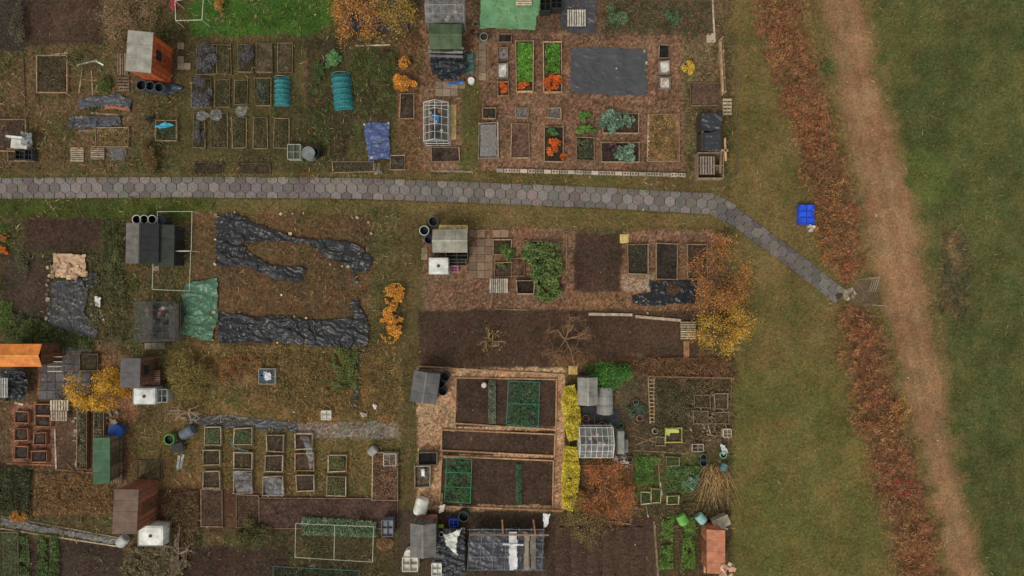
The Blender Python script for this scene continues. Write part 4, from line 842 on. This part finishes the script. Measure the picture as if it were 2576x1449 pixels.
for x0,y0,x1,y1,c in ((1612,1238,1636,1268,(160,156,128)),(1640,1230,1662,1266,(152,147,108)),(1678,1248,1708,1268,(165,160,122)),(1676,1150,1710,1172,(120,110,92))): bed(x0,y0,x1,y1,.25,c,(60,66,44),t=.045,pl=('weeds',[(66,78,46)],200,.08,.15))
planks([(1660,1210,1665,1245,(175,175,166)),(1655,1150,1660,1235,(120,104,84)),(1625,1270,1630,1300,(175,173,165))],w=.06)
bush('red_flowers',1690,1215,4,4,.3,[(160,54,46)],60,.06,3)
bed(1052,1138,1100,1170,.5,(100,92,82),(30,28,28));bed(1043,1172,1082,1226,.5,(138,130,116),(80,72,62));tarp('white_sheeting',[(1058,1182),(1072,1180),(1072,1200),(1060,1200)],(180,185,190),z=.55,amp=.12)
barrel(1062,1268,17,1.0,(185,188,186),'white_tank',lying=1.3)
tarp('red_brown_sheeting',[(1052,1298),(1098,1292),(1098,1320),(1045,1322)],(128,80,76),z=.8,amp=.1)
shed('grey_shed',1032,1322,1094,1404,2.2,(88,88,88),(84,78,72),'gable','E')
barrel(1028,1395,11,.9,(180,180,176),lid=True);crate(1012,1404,1050,1438,1.0,(180,180,176),'white_container',inside=(172,172,168));crate(1086,1418,1110,1449,.8,(190,190,192),'white_box',inside=(190,190,190))
tarp('black_sheeting',[(1095,1330),(1170,1325),(1172,1460),(1090,1460)],(40,42,47),z=.5,amp=.2)
tarp('white_tarpaulin',[(1118,1345),(1170,1325),(1150,1350),(1150,1402),(1120,1370)],(190,188,185),z=1.2,amp=.25);tarp('white_tarpaulin',[(1102,1270),(1120,1265),(1115,1285),(1104,1295)],(180,175,170),z=.9,amp=.15)
tarp('white_tarpaulin',[(1368,1292),(1384,1290),(1376,1325),(1366,1328)],(185,188,192),z=.9,amp=.12)
crate(1130,1308,1152,1324,.5,(34,70,165),'blue_crate');barrel(1166,1300,13,.9,(40,54,50));crate(1102,1326,1114,1340,.5,(160,178,66),'lime_crate');barrel(1110,1345,6,.8,(155,160,165))
tarp('dark_cover',[(1184,1329),(1370,1330),(1368,1438),(1174,1434)],(46,48,56),z=1.0,amp=.06,warp=2,fold=.6)
b=B();
for k in range(7): a=W(1182+k*31,1328,1.15);c=W(1176+k*31,1436,1.15);b.tube((*a,1.15),(*c,1.15),.013,.013,(110,114,120))
for y in (1332,1368,1402,1434): b.tube((*W(1176,y,1.17),1.17),(*W(1370,y,1.17),1.17),.013,.013,(110,114,120))
for x in (1180,1368):
    for y in (1330,1434): b.tube((*W(x,y,0),0),(*W(x,y,1.1),1.1),.03,.03,(110,100,90))
b.obj('cover_frame',M_gen)
for x0,x1,c in ((1280,1302,(172,175,182)),(1318,1332,(112,103,94)),(1334,1350,(94,87,80))): 
    tarp('cover_panel',R(x0,1338,x1,1434),c,z=1.2,amp=.03,warp=1,fold=.3,m=M_gen)
planks([(1265,1350,1316,1352,(190,190,190)),(1184,1326,1378,1328,(120,100,80)),(1264,1290,1266,1326,(120,90,66)),(1340,1290,1345,1326,(120,90,66))],z=1.25,w=.1,t=.03)
for x in (1410,1450,1490,1530,1570,1610):
    b=B();(ax,ay),(bx,by)=W(x,1455),W(x,1325);n=60;vv=np.linspace(ay,by,n);A_=np.array([-.35,-.18,0,.18,.35]);gx,gy=np.meshgrid(ax+A_,vv);Z=np.tile([.02,.07,.11,.07,.02],(n,1))+rng.random((n,5))*.04
    ii=np.arange(n*5).reshape(n,5);b.add(np.stack([gx,gy,Z],-1).reshape(-1,3),np.stack([ii[:-1,:-1],ii[:-1,1:],ii[1:,1:],ii[1:,:-1]],-1).reshape(-1,4),lin((64,51,43))*(1+rng.normal(size=(n*5,1))*.2));b.obj('soil_furrow',M_ground,None,True)
for x in (1678,1733): patch('vegetable_row',[(x-12,1300),(x+18,1300),(x+14,1380),(x+16,1430),(x-20,1432),(x-16,1370)],.3,[(76,104,48),(90,114,56),(60,78,40)],2600,.13,0,.33)
barrel(1713,1302,13,.6,(92,148,70),'green_barrel',lying=2.1);barrel(1760,1300,12,.6,(116,154,154),'cyan_barrel',lying=2.3);b=B();cx,cy=W(1806,1305);b.box(cx,cy,.4,1.0,.6,.6,.4,(120,115,100));b.box(cx,cy,.72,1.05,.65,.04,.4,(138,134,118));b.obj('storage_box',M_wood)
shed('orange_shed',1780,1334,1822,1442,1.6,(152,100,76),(142,92,68),'pent','W');stones([(1808+U(-14,14),1410+U(-18,18)) for _ in range(16)],'brick_pile',.3,1.65,(205,160,142))
planks([(1770,1340,1772,1440,(160,128,100)),(1775,1318,1830,1330,(150,142,128)),(1645,1310,1655,1449,(110,96,80))])
patch('weeds',R(1600,1265,1840,1300),.3,[(70,70,48),(90,77,58)],2400,.1,0,.35)
fence((1845,100),(1850,440),.5,(90,84,70),2.2)
# ================= RIGHT SIDE
def hedge(name,poly,n):
    xs_=[p[0] for p in poly];ys_=[p[1] for p in poly];X_=rng.uniform(min(xs_)-30,max(xs_)+30,n*4);Y_=rng.uniform(min(ys_),max(ys_),n*4)
    w=16;k=pip(X_+(fbm(X_*.03,Y_*.03,3)-.5)*w*8,Y_+(fbm(X_*.03,Y_*.03,4)-.5)*w*4,poly);X_=X_[k];Y_=Y_[k];f=fbm(X_*.04,Y_*.04,13,4);k=rng.random(len(f))<np.clip((f-.38)*4,.03,1);X_=X_[k][:n];Y_=Y_[k][:n];f=f[k][:n]
    Z=(.1+1.0*f)*rng.random(len(f))**.8+.04;s=(1-Z/H)/S;P=np.stack([(X_-CX)*s,(CY-Y_)*s,Z],1)
    red=vn(X_*.012,Y_*.012,15)[:,None];c=pick([(134,98,68),(114,84,58),(152,118,82),(108,96,60),(92,84,52)],len(P),.4);r2=pick([(142,82,60),(122,70,54),(154,98,70)],len(P),.35)
    c=np.where(rng.random((len(P),1))<red*.75,r2,c)*(.75+.5*vn(X_*.07,Y_*.07,19))[:,None];V_,F_,C_=leafarr(P,c,.2,.9,.16);mk(name,V_,F_,C_,M_leaf)
hedge('hedge',hedge1,17000);hedge('hedge',hedge2,19000)
patch('red_leaves',ell(2280,1225,36,30),.8,[(150,56,62),(120,50,54)],500,.08,0,.42);patch('red_leaves',ell(2125,660,26,40),.8,[(132,68,52),(148,96,56)],450,.08,0,.45);patch('green_shrub',ell(2082,172,16,20),.8,[(84,92,54)],500,.1,0,.4)
patch('orange_leaves',ell(2085,560,40,110),.8,[(150,102,58),(130,86,52)],1500,.08,0,.45);patch('orange_leaves',ell(2265,1035,30,40),.8,[(158,114,60)],450,.08,0,.45)
crate(2012,516,2048,563,.45,(40,72,180),'blue_crate',inside=(35,78,205),nx_=2,ny_=3)
b=B()
for x,y in ((2033,570),(2042,572),(2036,580)): cx,cy=W(x,y);b.lathe(cx,cy,[(.1,0),(.11,.3),(.08,.3),(.07,.2),(.002,.19)],(175,175,172),12)
b.obj('white_pots',M_gen)
g=empty('metal_gate',*W(2185,735));b=B()
P=[W(2163,702),W(2193,698),W(2210,768),W(2170,766)]
for p in P: b.tube((*p,0),(*p,1.1),.04,.04,(120,112,100))
for a,c in ((0,1),(2,3)):
    for z in (.25,.5,.75,1.05): b.tube((*P[a],z),(*P[c],z),.022,.022,(130,122,110))
for z in (.2,.45,.7,.95): b.tube((*P[1],z),(P[1][0]-.3,P[1][1]-.9,z),.02,.02,(130,124,114))
b.obj('bars',M_gen,g)
stones([(2138+U(-12,12),738+U(-12,12)) for _ in range(14)],s_=.3,z=.0,col=(150,140,125))
stones([(np.interp(y,[p[1] for p in trackL],[p[0] for p in trackL])+U(10,80),y) for y in [U(0,1449) for _ in range(70)]],'track_stones',.08,-.05,(160,142,122))
stones([(U(560,930),U(880,1040)) for _ in range(10)],'litter',.1,.0,(165,160,155));stones([(U(60,1800),U(20,1430)) for _ in range(130)],'litter',.09,.0,(150,138,120))
# ---------------- light & camera
w=bpy.data.worlds.new('World');sc.world=w;w.use_nodes=True;nt=w.node_tree;bg=nt.nodes['Background'];sk=nt.nodes.new('ShaderNodeTexSky');sk.sky_type='NISHITA';sk.sun_disc=False
EL=math.radians(55);AZ=math.radians(215);sk.sun_elevation=EL;sk.sun_rotation=AZ
hs=nt.nodes.new('ShaderNodeHueSaturation');hs.inputs['Saturation'].default_value=.15;nt.links.new(sk.outputs[0],hs.inputs['Color']);nt.links.new(hs.outputs[0],bg.inputs[0]);bg.inputs[1].default_value=.125
l=bpy.data.lights.new('Sun','SUN');l.energy=1.2;l.angle=math.radians(25);l.color=(1,.95,.87);lo=bpy.data.objects.new('sun',l);sc.collection.objects.link(lo)
d=Vector((math.sin(AZ)*math.cos(EL),math.cos(AZ)*math.cos(EL),math.sin(EL)));lo.rotation_euler=d.to_track_quat('Z','Y').to_euler()
cam=bpy.data.cameras.new('camera');cam.lens=LENS;cam.sensor_width=36;cam.clip_end=3000;co=bpy.data.objects.new('camera',cam);co.location=(0,0,H);sc.collection.objects.link(co);sc.camera=co
sc.view_settings.view_transform='Standard';sc.view_settings.look='None';sc.view_settings.exposure=0
